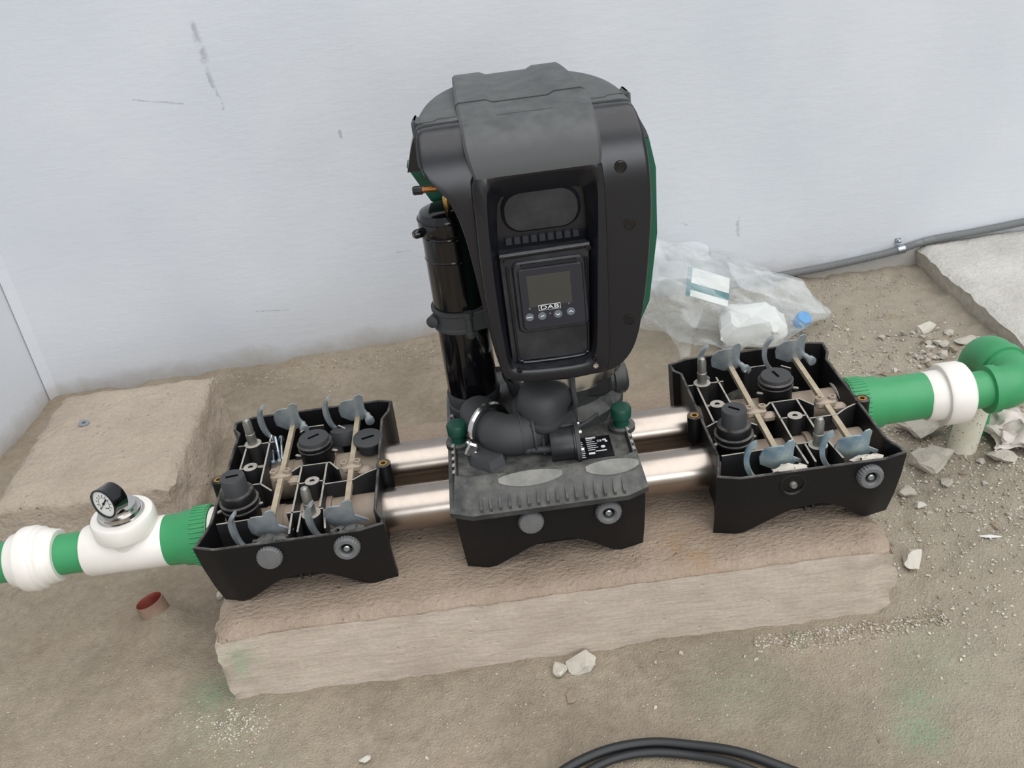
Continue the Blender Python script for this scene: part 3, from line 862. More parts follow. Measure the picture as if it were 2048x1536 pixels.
for k in (0.0, .15, .3, .42, .54, .64, .73, .80, .86, .91, .945, .97, .985, 1.0):
    P_ = [(p[0] + (q[0] - p[0]) * k, p[1] + (q[1] - p[1]) * k) for p, q in zip(pa, pb)]
    rings.append([(x, cover_y(x, z, (1 - k) * .3), z) for x, z in P_])
rings.append([(q[0], max(q[1] + .012, -.060), q[2]) for q in rings[-1]])
rings.append([(HC[0] + (q[0] - HC[0]) * .99, max(q[1] + .022, -.045), HC[1] + (q[2] - HC[1]) * .99) for q in rings[-2]])
HEAD = pp('front_cover', G().loft(rings, False, False), 'cover', smooth=45)
# body behind it: flat-topped, rounded towards the back in plan
XL = [(.285, -.030), (.630, -.040), (.6435, -.100), (.6445, -.124), (.655, -.1245), (.685, -.1235), (.697, -.1195), (.7015, -.1155), (.7035, -.106), (.7038, -.02)]
XR = [(.305, .122), (.330, .165), (.39, .193), (.50, .209), (.60, .2105), (.65, .201), (.685, .184), (.697, .179), (.7015, .175), (.7035, .166), (.7038, .08)]
def plan_ring(z):
    xl, xr = interp(z, XL), interp(z, XR); yb = interp(z, [(.285, .12), (.32, .165), (.45, .19), (.62, .198), (.69, .190), (.7015, .184), (.7035, .174), (.7038, .06)])
    y0 = -.055; xc, hw = (xl + xr) / 2, (xr - xl) / 2; n = 44; R = []
    for i in range(n + 1):
        t = pi * i / n; cs, sn = cos(t), sin(t)
        R.append((xc + hw * math.copysign(abs(cs) ** .80, cs), y0 + (yb - y0) * abs(sn) ** .88, z))
    return R
def head_body(zs, name, mat, c0, c1):
    o = pp(name, G().loft([plan_ring(z) for z in zs], c0, c1), mat, smooth=40); return o
head_body((.6445, .655, .67, .685, .697, .7015, .7035, .7038), 'top_cover', 'topgrey', True, True)
o = head_body((.305, .312, .330, .36, .39, .45, .50, .55, .60, .630, .6435), 'rear_shell', 'shell', True, True)
o['label'] = 'dark green rear shell of the pump head'
pp('shell_wing', G().prism([(-.1505, .603), (-.1525, .597), (-.123, .537), (-.06, .49), (.02, .49), (.02, .603)], .108, .130, 'xz', inset=.003), 'shell', o)
pp('side_wing', G().prism([(-.121, .678), (-.126, .668), (-.137, .643), (-.1485, .606), (-.06, .606), (-.06, .678)], .052, .088, 'xz', inset=.004), 'cover')

# raised centre hood running over the top
def hood(path, xl, xr, deps, name, mat):
    P = [Vector((0, p[0], p[1])) for p in path]; rings = []
    for i, q in enumerate(P):
        t = (P[min(i + 1, len(P) - 1)] - P[max(i - 1, 0)]).normalized(); nrm = Vector((0, t.z * -1, t.y))
        if nrm.z < 0 and nrm.y > 0: nrm = -nrm
        a, b, d = xl[i], xr[i], deps[i]
        xs = (a, a + .001, a + .005, a + .044, a + .054, b - .054, b - .044, b - .005, b - .001, b)
        off = (-.018, -.003, 0, 0, -d, -d, 0, 0, -.003, -.018)
        rings.append([Vector((x, q.y, q.z)) + nrm * o for x, o in zip(xs, off)])
    return pp(name, G().loft(rings, True, True), mat, smooth=28)
hood([(-.1295, .641), (-.129, .652), (-.1255, .668), (-.119, .681), (-.110, .6895), (-.095, .6975), (-.080, .7035), (-.064, .7065), (-.035, .7095), (-.003, .7120)],
     [-.050, -.053, -.056, -.058, -.0585, -.059, -.0595, -.060, -.061, -.062], [.124, .126, .1262, .126, .1258, .1255, .1255, .1255, .125, .124], [0, 0, 0, 0, 0, 0, .0005, .004, .0045, .0045], 'front_hood', 'topgrey')
hood([(-.0015, .7135), (.03, .7155), (.08, .7175), (.12, .7170), (.150, .7155), (.176, .7120), (.194, .702), (.2005, .685), (.202, .65)],
     [-.0625, -.063, -.0635, -.064, -.064, -.064, -.064, -.064, -.064], [.1235, .120, .115, .111, .108, .107, .106, .106, .106], [.0045, .0045, .0045, .0045, .0045, .0045, .0045, .004, .002], 'top_hatch', 'topgrey')
# side latches where front cover meets the top cover
for (x, y, rz) in ((-.120, -.020, -.06), (.178, -.012, .10)):
    pp('latch', G().box((x, y, .692), (.010, .034, .026), Matrix.Rotation(rz, 3, 'Z'), bev=.004), 'topgrey')
# stepped lips where the cover halves meet
for pts in ([(-.117, -.046, .7038), (-.095, -.045, .7038), (-.088, -.036, .7038), (-.063, -.036, .7038)], [(.127, -.036, .7038), (.145, -.036, .7038), (.152, -.028, .7038), (.172, -.028, .7038)]):
    pp('seam_lip', G().tube(pts, .0016, 6), 'topgrey')
# front panel frame with its recess
PI_ = chaikin([(-.029, .337), (.087, .333), (.098, .350), (.108, .49), (.117, .622), (.110, .637), (-.022, .637), (-.036, .622), (-.040, .489), (-.036, .350)], 2)
c = (.035, .48); NP = 96
ths = [2 * pi * i / NP for i in range(NP)]
po = [ray_poly(c, t, PO_) for t in ths]; pi_ = [ray_poly(c, t, PI_) for t in ths]
PJ_ = chaikin([(-.026, .340), (.084, .337), (.094, .352), (.100, .49), (.104, .596), (.094, .607), (-.012, .607), (-.024, .596), (-.031, .489), (-.031, .354)], 2)
pj_ = [ray_poly(c, t, PJ_) for t in ths]
def sh(P, k): return [(c[0] + (p[0] - c[0]) * k, c[1] + (p[1] - c[1]) * k) for p in P]
def fy(z): return -.1275 if z < .60 else -.1275 - .001
R3 = lambda P, y: [(p[0], y, p[1]) for p in P]
g = G().loft([R3(sh(po, 1.02), -.100), R3(sh(po, 1.012), -.121), R3(po, -.1262), R3(sh(po, .985), -.1275), R3(sh(pi_, 1.012), -.1275), R3(pi_, -.1262), R3(pj_, -.104), R3(sh(pj_, .985), -.080)], False, True)
PANEL = pp('front_panel', g, 'cover', smooth=42)
# soft cushion shape in the upper recess
g = G().prism(rrect(-.018, .096, .540, .603, .028, 8), -.078, -.0865, 'xz', inset=.005); pp('recess_pad', g, 'recess', PANEL)
g = G().prism([(-.0295, .342), (.0905, .339), (.1015, .516), (-.0300, .516)], -.078, -.106, 'xz', inset=.003)
CC = pp('control_cover', g, 'recess')
pp('hinge_bar', G().tube([(-.028, -.107, .517), (.101, -.107, .519)], .0050, 12), 'cover', CC)
tm = None
for i in range(9):
    x = -.012 + i * .0122
    if tm is None:
        tm = obj('comb_tooth', G().box((0, 0, 0), (.0105, .008, .012), bev=.0014), 'recess', CC, loc=(x, -.082, .5285))
    else: copy_as(tm, CC, (x, -.082, .5285))
pp('rim_bead', G().tube(spline([(-.020, -.108, .50), (-.019, -.108, .36), (-.014, -.108, .345), (0, -.108, .341), (.07, -.108, .341), (.085, -.108, .346), (.089, -.108, .36), (.095, -.108, .50)], 6), .0022, 8), 'cover', CC)
for (x, z) in ((-.024, .514), (.0985, .516), (-.020, .334), (.094, .336), (.0945, .325)):
    o = pp('cover_screw', G().lathe([(.0042, 0), (.0042, .004), (.002, .0042), (.002, .002)], (x, -.110 if z > .5 else -.126, z - (0 if z > .5 else -.006)), (0, -1, 0), 14), 'gloss' if z > .33 else 'chrome', CC)
for (x, y, z) in ((.151, -.111, .628), (.159, -.111, .544), (.151, -.111, .394), (-.078, -.075, .645)):
    if x < 0: continue
    s = pp('cover_bolt', G().lathe([(.0085, 0), (.0085, .0015), (.0066, .0018), (.0066, .0004), (.0045, .0003), (.0045, .0012), (.001, .0012)], (x, y - .0035, z), (0, -1, 0), 20), 'gloss')
# display
g = G().prism([(p[0], p[1]) for p in rrect(-.013, .093, .392, .506, .010, 5)], -.104, -.112, 'xz', inset=.003)
DM = pp('display_module', g, 'recess')
g = G().prism(rrect(-.006, .088, .399, .497, .006, 5), -.110, -.1165, 'xz', inset=.002); FACE = pp('display_face', g, 'panel', DM)
g = G().prism([(.006, .436), (.069, .436), (.069, .486), (.006, .486)], -.116, -.1169, 'xz'); o = pp('screen', g, 'lcd', DM, smooth=0); o['label'] = 'unlit grey display screen'
g = G().prism(rrect(.0, .080, .4985, .5035, .002, 3), -.110, -.1145, 'xz', inset=.0008); pp('hinge_tab', g, 'cover', DM)
g = G().prism([(.0190, .4290), (.0512, .4290), (.0512, .4380), (.0190, .4380)], -.116, -.1172, 'xz'); o = pp('logo_plate', g, 'print', DM, smooth=0)
g = G().prism([(.0197, .4297), (.0505, .4297), (.0505, .4373), (.0197, .4373)], -.116, -.1175, 'xz'); pp('logo_ground', g, 'label', DM, smooth=0)
lm = text_mesh('DAB', .0088); lm.materials.clear(); lm.materials.append(M['print'])
lo = bpy.data.objects.new('logo_letters', lm); COL.objects.link(lo); lo.parent = DM
lo.location = (.0351, -.1177, .4335); lo.rotation_euler = (pi / 2, 0, 0); lo.scale = (1.62, .92, 1)
lo['label'] = 'white DAB lettering on the display'
for i, (x, z) in enumerate(((.0045, .4205), (.0230, .4200), (.0465, .4200), (.0655, .4215))):
    b = pp('button', G().lathe([(.0062, 0), (.0062, .0008), (.001, .0009)], (x, -.1165, z), (0, -1, 0), 20), 'printgrey', DM)
    g = G()
    def bar(x0, z0, x1, z1):
        d = Vector((x1 - x0, 0, z1 - z0)); a = math.atan2(-(z1 - z0), x1 - x0)
        g.box(((x0 + x1) / 2, -.1178, (z0 + z1) / 2), (d.length, .0004, .0011), Matrix.Rotation(a, 3, 'Y'))
    if i == 0: bar(x - .0042, z, x + .0042, z)
    if i == 1: bar(x - .003, z - .0004, x + .003, z + .0006); bar(x - .003, z - .0004, x - .001, z - .001)
    if i == 2: bar(x - .003, z + .001, x, z - .0015); bar(x, z - .0015, x + .003, z + .001)
    if i == 3: bar(x - .003, z - .001, x, z + .0015); bar(x, z + .0015, x + .003, z - .001)
    pp('button_mark', g, 'print', DM, smooth=0)
for (x, z) in ((.006, .434), (.064, .435), (.035, .4225)):
    pp('indicator', G().lathe([(.0015, 0), (.0015, .0004)], (x, -.1165, z), (0, -1, 0), 10), 'printgrey', DM)

# --- pressure tank beside the head
TX, TY = -.1005, .062
g = G().lathe([(.036, .205), (.042, .208), (.0435, .214), (.0435, .503), (.0445, .504), (.0465, .508), (.0465, .524), (.0455, .530), (.041, .538), (.030, .5425), (.015, .544), (.001, .544)], (TX, TY, 0), (0, 0, 1), 48)
TANK = pp('pressure_tank', g, 'gloss'); TANK['label'] = 'slim gloss-black pressure tank at the pump side'
pp('tank_foot', G().lathe([(.047, .165), (.047, .185), (.0445, .188), (.0465, .206), (.0445, .211), (.036, .211)], (TX, TY, 0), (0, 0, 1), 40), 'rubber', TANK)
for z in (.500, .462): pp('tank_seam', G().lathe([(.0435, z - .002), (.0447, z), (.0435, z + .002)], (TX, TY, 0), (0, 0, 1), 40, cap=False), 'gloss', TANK)
pp('seam_ring', G().lathe([(.0465, .5255), (.0475, .5275), (.0465, .5295)], (TX, TY, 0), (0, 0, 1), 40, cap=False), 'gloss', TANK)
BAND = pp('clamp_band', G().lathe([(.0437, .338), (.0485, .339), (.0485, .344), (.0462, .346), (.0462, .368), (.0485, .370), (.0485, .375), (.0437, .376)], (TX, TY, 0), (0, 0, 1), 40, cap=False), 'rubber', TANK)
pp('band_lug', G().lathe([(.0075, .332), (.0085, .334), (.0085, .341), (.0055, .343), (.0055, .368), (.0075, .369), (.0075, .378), (.004, .378)], (TX + .012, TY - .0475, 0), (0, 0, 1), 16), 'rubber', TANK)
pp('band_lug', G().lathe([(.010, -.012), (.010, .010), (.006, .012)], (TX - .0455, TY - .018, .357), (-.4, -1, .1), 16), 'rubber', TANK)
pp('band_arm', G().box((TX + .045, TY - .035, .357), (.07, .008, .034), Matrix.Rotation(.25, 3, 'Z'), bev=.002), 'rubber', TANK)
pp('tank_port', G().lathe([(.0075, 0), (.0075, .012), (.005, .016)], (TX - .040, TY - .02, .512), (-1, -.5, 0), 14), 'gloss', TANK)
o = pp('valve_stem', G().lathe([(.0025, .540), (.0055, .548), (.0055, .562), (.0035, .566), (.0035, .575)], (TX + .004, TY - .016, 0), (0, 0, 1), 14), 'brass', TANK); o['label'] = 'small brass valve stem'
o = pp('air_valve', G().lathe([(.0045, 0), (.0045, .026), (.0055, .0262), (.0055, .034)], (-.100, .03, .583), (-1, 0, .02), 14), 'copper'); o['label'] = 'brass air valve on the pump head'
pp('valve_cap', G().lathe([(.0068, 0), (.0068, .013), (.005, .015)], (-.129, .03, .5836), (-1, 0, .02), 20, knurl=(0, 1, .0009)), 'black')

# --- rubber-hooded check valve, elbow and flange in front
def frame(ax):
    a = Vector(ax).normalized(); t = Vector((1, 0, 0)); u = (t - a * t.dot(a)).normalized(); w = a.cross(u)
    return a, u, w
a, u, w = frame((.10, -.16, 1.0))
rings = []
for (r, h) in ((.030, -.05), (.036, -.03), (.041, -.012), (.0475, -.010), (.0490, -.004), (.0485, .0015), (.0425, .002), (.0425, .016), (.0405, .029), (.0350, .039), (.0240, .0455), (.010, .048), (.001, .0485)):
    ring = []
    for j in range(40):
        th = 2 * pi * j / 40; k = 1.0 + .12 * max(0, -sin(th)) ** 6 - (.15 * max(0, cos(th - radians(-42))) ** 10) + (.05 * cos(3 * th + 1.0) if h > .003 else 0)
        ring.append(Vector((.012, -.058, .226)) + a * h * 1.05 + (u * cos(th) + w * sin(th)) * r * k * 1.04)
    rings.append(ring)
pp('rubber_hood', G().loft(rings, True, True), 'rubber', smooth=60)
pp('valve_body', G().lathe([(.048, .165), (.048, .178), (.040, .182), (.038, .205), (.040, .21), (.040, .220)], (.014, -.055, 0), (0, 0, 1), 36), 'rubber')
path = spline([(.014, -.062, .198), (-.018, -.080, .198), (-.045, -.084, .198), (-.062, -.076, .197), (-.078, -.055, .196), (-.090, -.035, .195), (-.097, .005, .195)], 6)
pp('elbow', G().tube(path, [.0335 if i < 22 else .031 for i in range(len(path))], 28), 'rubber')
for k, (x, r) in enumerate(((-.030, .0365), (-.012, .0365))):
    pp('elbow_rib', G().lathe([(r - .003, -.002), (r, -.0015), (r, .0015), (r - .003, .002)], (x, -.081, .198), (1, .10, 0), 28), 'rubber')
tn = Vector((.62, -.75, 0.10))
VC = pp('band_clamp', G().lathe([(.036, -.0055), (.0415, -.0055), (.0445, -.002), (.0445, .002), (.0415, .0055), (.036, .0055)], (-.080, -.052, .196), tn, 44, closed_prof=True), 'chrome')
VC['label'] = 'bright steel band clamp around the elbow'
pp('clamp_latch', G().box((-.112, -.092, .186), (.018, .012, .026), Matrix.Rotation(.5, 3, 'Y'), bev=.003), 'chrome', VC)
pp('clamp_screw', G().tube([(-.118, -.088, .200), (-.098, -.100, .166)], .0042, 10), 'chrome', VC)
pp('clamp_wing', G().box((-.100, -.103, .168), (.026, .004, .016), Matrix.Rotation(-.4, 3, 'Y'), bev=.001), 'chrome', VC)
# flange block
FB = pp('flange_block', G().lathe([(.0255, 0), (.0265, .002), (.0265, .036), (.0285, .037), (.0285, .041), (.024, .042)], (.014, -.110, .1845), (1, -.02, 0), 36), 'black')
pp('flange_ring', G().lathe([(.0275, .0405), (.0325, .0405), (.0325, .047), (.0275, .047)], (.014, -.110, .1845), (1, -.02, 0), 36, closed_prof=True), 'rubber', FB)
for th in (-60, 10, 65, 130):
    t = radians(th); o = Vector((.0605, -.110 - .030 * cos(t), .1845 + .030 * sin(t)))
    pp('flange_bolt', G().lathe([(.0042, 0), (.0042, .004), (.0025, .005)], o, (1, 0, 0), 10), 'chrome', FB)
pp('flange_rib', G().box((.030, -.085, .212), (.06, .030, .006), Matrix.Rotation(.15, 3, 'X'), bev=.001), 'rubber', FB)
pp('link_rod', G().tube(spline([(-.062, -.098, .196), (-.050, -.100, .186), (-.02, -.106, .180), (.022, -.112, .178)], 5), .0062, 10), 'rubber')
pp('rod_collar', G().lathe([(.0085, -.004), (.0085, .004)], (-.022, -.1055, .1805), (1, -.1, -.1), 14), 'rubber')
pp('rod_stub', G().tube([(.004, -.110, .170), (.004, -.108, .200)], .0028, 8), 'rubber')
pp('sensor_lead', G().tube(spline([(.062, -.085, .31), (.060, -.095, .275), (.062, -.092, .245), (.055, -.075, .228), (.045, -.06, .222)], 6), .0042, 8), 'rubber')
pp('bracket', G().box((.062, -.055, .215), (.008, .02, .085), Matrix.Rotation(.1, 3, 'X'), bev=.002), 'rubber')
pp('guard_frame', G().tube([(.062, -.085, .176), (.062, -.085, .196), (.085, -.070, .196), (.100, -.045, .190)], .003, 6), 'rubber')

# rating plate
g = G().box((.084, -.1055, .1665), (.058, .058, .0014)); NPL = pp('rating_plate', g, 'label', smooth=0)
g = G(); random.seed(9)
for i in range(9):
    z = .1676; y = -.083 - i * .0053
    g.box((.0615 + .001 * (i % 2), y - .006, z), (.008 + .006 * random.random(), .0014, .0003))
for i in range(7):
    y = -.0795 - i * .0056; L = .010 + .010 * random.random()
    g.box((.0735 + L / 2, y, .1676), (L, .0013 if i else .004, .0003))
g.box((.103, -.0885, .1676), (.006, .004, .0003)); g.box((.1055, -.0935, .1676), (.004, .004, .0003))
g.lathe([(.0036, 0), (.0036, .0003)], (.0985, -.1075, .1675), (0, 0, 1), 14)
g.box((.094, -.118, .1676), (.018, .0022, .0003)); g.box((.0785, -.1225, .1676), (.010, .005, .0003))
pp('plate_print', g, 'print', NPL, smooth=0)
ce = text_mesh('CE', .0065); ce.materials.clear(); ce.materials.append(M['print'])
co_ = bpy.data.objects.new('mark_letters', ce); COL.objects.link(co_); co_.parent = NPL; co_.location = (.0945, -.0905, .1677)

# ================================================================== PIPEWORK
PY, PZ = -.066, .067
# --- left: nut, tee with gauge, pipe, union, pipe
def ridges(parent, x0, x1, r, n=40):
    g = G()
    for k in range(n):
        th = 2 * pi * k / n
        g.box(((x0 + x1) / 2, r * cos(th), r * sin(th)), (abs(x1 - x0), .0032, .0042), Matrix.Rotation(th, 3, 'X'), bev=.0011)
    return obj('ridge_ring', g, 'green', parent)
def axis_part(name, prof, x, y, z, mat, parent=None, seg=40, knurl=None, d=(1, 0, 0)):
    return obj(name, G().lathe(prof, (0, 0, 0), d, seg, knurl=knurl), mat, parent, loc=(x, y, z))
t = empty('threaded_adapter', (-.549, PY, PZ)); tag(t, 'ridged green adapter joining the white tee to the left tray', 'pipe fitting')
axis_part('nut', [(.034, -.018), (.0495, -.018), (.0500, -.022), (.0500, -.045), (.0478, -.049), (.0465, -.066), (.044, -.070), (.043, -.096), (.034, -.096)], 0, 0, 0, 'green', t, 64); ridges(t, -.020, -.046, .0500)
axis_part('collar', [(.046, .008), (.046, -.017), (.036, -.018)], 0, 0, 0, 'white', t)
tee = empty('pipe_tee', (-.705, PY, PZ)); tag(tee, 'white plastic tee carrying the pressure gauge, left of the trays', 'pipe fitting')
axis_part('run', [(.036, -.078), (.0415, -.0775), (.0432, -.074), (.0432, .058), (.0415, .0625), (.036, .063)], 0, 0, 0, 'white', tee, 48)
obj('branch', G().lathe([(.040, .0), (.040, .026), (.044, .033), (.051, .036), (.0525, .040), (.0525, .062), (.050, .067), (.046, .0685), (.038, .0685)], (0, 0, 0), (0, 0, 1), 48), 'white', tee)
obj('metal_bush', G().lathe([(.0385, .066), (.0385, .0705), (.036, .0715), (.035, .078), (.0285, .0785), (.0285, .086), (.024, .0875), (.017, .0880), (.017, .098), (.012, .099)], (0, 0, 0), (0, 0, 1), 40), 'chrome', tee, smooth=25)
# gauge
gn = Vector((-.46, -.87, .10)).normalized()
ga = empty('pressure_gauge', (-.705, PY, PZ + .096)); tag(ga, 'small round black pressure gauge with a white dial on the tee', 'gauge')
gc = Vector((-.002, -.032, .019))
obj('stem', G().tube([(0, 0, -.006), (0, 0, .008), (.004, -.006, .016), (.010, -.016, .020)], .0075, 12), 'chrome', ga)
obj('case', G().lathe([(.001, -.026), (.022, -.026), (.0255, -.023), (.0255, .001), (.0262, .002), (.0262, .005), (.0235, .0055), (.0232, .002)], gc, gn, 44), 'gloss', ga)
gd = obj('dial', G().lathe([(.0234, .000), (.0234, .0025)], gc, gn, 44), 'paper', ga)
up = (Vector((0, 0, 1)) - gn * gn.z).normalized(); rt = up.cross(gn)
gm = G()
def on_dial(a, b, wd, h=.0030):
    p0 = gc + gn * h + rt * a[0] + up * a[1]; p1 = gc + gn * h + rt * b[0] + up * b[1]
    d = (p1 - p0); L = d.length; d.normalize(); s = gn.cross(d)
    R = Matrix((d, s, gn)).transposed(); gm.box((p0 + p1) / 2, (L, wd, .0003), R)
for k in range(11):
    an = radians(225 - k * 27); r0, r1 = .013, .0165
    on_dial((r0 * cos(an), r0 * sin(an)), (r1 * cos(an), r1 * sin(an)), .0009)
    an2 = radians(225 - (k + .5) * 27)
    if k < 10: on_dial((.0115 * cos(an), .0115 * sin(an)), (.0115 * cos(radians(225 - (k + 1) * 27)), .0115 * sin(radians(225 - (k + 1) * 27))), .0005)
on_dial((.001, -.008), (.005, -.008), .0012); on_dial((.006, -.007), (.009, -.007), .0012)
obj('dial_marks', gm, 'cable', gd, smooth=0)
gm = G(); on_dial((-.0095, -.0125), (.0085, .010), .0011, .0038); on_dial((.002, .002), (.0085, .010), .0026, .0038)
gm.lathe([(.0022, .003), (.0022, .0046)], gc, gn, 12)
obj('needle', gm, 'gloss', ga)
# pipe, union, long pipe
def pipe_thing(name, x0, x1, y, z, r, label, mat='green'):
    g = G().lathe([(r - .006, 0), (r, .0003), (r, abs(x1 - x0) - .0003), (r - .006, abs(x1 - x0))], (0, 0, 0), (1, 0, 0), 40)
    o = obj(name, g, mat, loc=(min(x0, x1), y, z)); return tag(o, label, 'pipe', 'green plastic pipes')
pipe_thing('green_pipe', -.845, -.775, PY, PZ, .0345, 'short green pipe between the white tee and the left white union')
pipe_thing('green_pipe', -1.36, -.895, PY, PZ, .0345, 'green pipe running off the left edge from the white union')
un = empty('pipe_union', (-.865, PY, PZ)); tag(un, 'rounded white pipe union near the left edge of the picture', 'pipe fitting')
axis_part('union_nut', [(.034, -.044), (.0425, -.044), (.0450, -.041), (.0460, -.034), (.0535, -.024), (.0550, -.020), (.0555, -.002), (.0535, .002), (.036, .002)], 0, 0, 0, 'white', un, 12 * 4)
axis_part('union_collar', [(.036, .001), (.0525, .001), (.0530, .004), (.0520, .010), (.0475, .013), (.0465, .024), (.0448, .026), (.0445, .034), (.042, .036), (.034, .036)], 0, 0, 0, 'white', un, 48)
# --- right: nut, adapter, union, pipe, two elbows
RY, RZ = .066, .062
t = empty('threaded_adapter', (.551, RY, RZ)); tag(t, 'ridged green adapter leaving the right tray towards the white union', 'pipe fitting')
axis_part('nut', [(.034, .016), (.0490, .016), (.0500, .020), (.0500, .046), (.0480, .050), (.0475, .072), (.0435, .080), (.0425, .160), (.034, .160)], 0, 0, 0, 'green', t, 64); ridges(t, .018, .046, .0500)
axis_part('collar', [(.046, -.008), (.046, .015), (.036, .017)], 0, 0, 0, 'white', t)
un = empty('pipe_union', (.735, RY, RZ - .003)); tag(un, 'bright white pipe union right of the trays, before the green elbow', 'pipe fitting')
axis_part('union_collar', [(.034, -.026), (.043, -.026), (.0455, -.022), (.0465, .004), (.036, .006)], 0, 0, 0, 'white', un, 48)
axis_part('union_nut', [(.036, .003), (.055, .004), (.0575, .008), (.0575, .040), (.0545, .048), (.047, .054), (.034, .0545)], 0, 0, 0, 'white', un, 48)
pipe_thing('green_pipe', .780, .838, RY, RZ - .004, .0345, 'short green pipe between the right white union and the elbow')
def elbow(name, c0, d0, d1, R, r, label, lead=.028, lead2=.028):
    d0 = Vector(d0); d1 = Vector(d1); P = []; rad = []
    p = Vector(c0)
    P += [p, p + d0 * .001, p + d0 * (lead * .6), p + d0 * (lead * .62)]; rad += [r - .006, r + .004, r + .004, r]
    b = p + d0 * lead; ctr = b + d1 * R
    for i in range(0, 13):
        a = i / 12 * pi / 2; P.append(ctr - d1 * R * cos(a) + d0 * R * sin(a)); rad.append(r)
    e = P[-1]; P += [e + d1 * (lead2 * .38), e + d1 * (lead2 * .4), e + d1 * lead2]; rad += [r, r + .001, r + .001]
    g = G().tube(P, rad, 32); o = obj(name, g, 'green', smooth=45)
    tag(o, label, 'pipe fitting', 'green pipe elbows'); return e + d1 * lead2
e = elbow('pipe_elbow', (.826, RY, RZ - .006), (1, 0, 0), (0, 1, 0), .040, .0405, 'green elbow turning the right pipe back towards the wall', .027, .022)
e2 = elbow('pipe_elbow', e - Vector((0, .001, 0)), (0, 1, 0), (0, 0, -1), .052, .0415, 'green elbow bending down into the rubble at the right', .032, .020)
g = G().lathe([(.0345, 0), (.0345, .13)], (0, 0, 0), (0, 0, -1), 32); tag(obj('green_pipe', g, 'green', loc=tuple(e2 + Vector((0, 0, .005)))), 'upright green pipe dropping from the right elbow into the ground', 'pipe', 'green plastic pipes')
# cut white pipe stub standing in the dirt
g = G().lathe([(.024, .02), (.0275, .0), (.0275, -.15), (.024, -.15)], (0, 0, 0), (.16, 0.02, 1), 28)
st = obj('pipe_stub', g, 'oldwhite', loc=(.872, .160, -.012)); tag(st, 'dirty speckled white pipe stub standing in rubble under the right union', 'pipe')
random.seed(12)
sp = G()
for i in range(46):
    th = radians(random.uniform(180, 360)); h = random.uniform(-.135, -.015); a = Vector((.16, .02, 1)).normalized()
    u_ = Vector((1, 0, -.16)).normalized(); w_ = a.cross(u_)
    o = a * h + (u_ * cos(th) + w_ * sin(th)) * .0274
    sp.lathe([(.0016 * random.uniform(.4, 1.2), 0), (.001, .0005)], o, (u_ * cos(th) + w_ * sin(th)), 6)
pt = obj('grime_specks', sp, 'stone_brown', st); pt['kind'] = 'stuff'
# red-brown pipe stub in the dirt, lower left
g = G().lathe([(.0255, -.10), (.0255, 0), (.0240, .0006)], (0, 0, 0), (-.24, .12, 1), 32, cap=False)
rs = empty('pipe_stub', (-.742, -.022, -.098)); tag(rs, 'open red-brown pipe stub sticking out of the dirt at lower left', 'pipe')
obj('pipe_skin', g, 'pipedust', rs)
obj('pipe_bore', G().lathe([(.0240, .0006), (.0228, -.003), (.0222, -.085)], (0, 0, 0), (-.24, .12, 1), 32, cap=False), 'redpipe', rs)
obj('pipe_dirt', G().lathe([(.0225, -.040), (.012, -.030), (.001, -.027)], (0, 0, 0), (-.24, .12, 1), 24, cap=False), 'stone_brown', rs)

# ================================================================== CONDUIT ON THE WALL
cp = []
for (x, z) in ((.60, -.128), (.766, -.124), (.88, -.121), (.97, -.116), (1.05, -.110), (1.10, -.103), (1.15, -.094), (1.20, -.090), (1.28, -.089), (1.38, -.086), (1.50, -.080), (1.62, -.073), (2.0, -.05), (2.28, -.04)):
    cp.append((x, wall_y(x) - .0115, z + .004))
P = spline(cp, 30); L = 0; out = [P[0]]
acc = [0.0]
for a_, b_ in zip(P, P[1:]): acc.append(acc[-1] + (b_ - a_).length)
step = .0029; k = 0; pts = []; rad = []
s = 0.0; i = 0
while s < acc[-1]:
    while acc[i + 1] < s: i += 1
    f = (s - acc[i]) / (acc[i + 1] - acc[i]); pts.append(P[i].lerp(P[i + 1], f)); rad.append(.0108 if k % 2 else .0090); k += 1; s += step
CD = obj('flexible_conduit', G().tube(pts, rad, 10), 'conduit', smooth=60)
tag(CD, 'grey corrugated conduit running along the foot of the wall', 'conduit')
x = 1.092; g = G().lathe([(.0112, -.011), (.0126, -.010), (.0126, .010), (.0112, .011)], (x, wall_y(x) - .012, -.101), (1, .06, .09), 20)
CL = empty('conduit_clip', (x, wall_y(x), -.101)); tag(CL, 'bright metal clip bolted over the conduit on the wall', 'clip')
obj('strap', g.xform(Matrix.Translation((-x, -wall_y(x), .101))), 'bolt', CL)
obj('tab', G().box((-.006, -.004, .022), (.014, .003, .018)), 'bolt', CL)
obj('bolt', G().lathe([(.007, 0), (.007, .004), (.0045, .0042), (.0045, .013), (.003, .014)], (-.006, -.004, .024), (0, -1, .2), 10), 'bolt', CL)

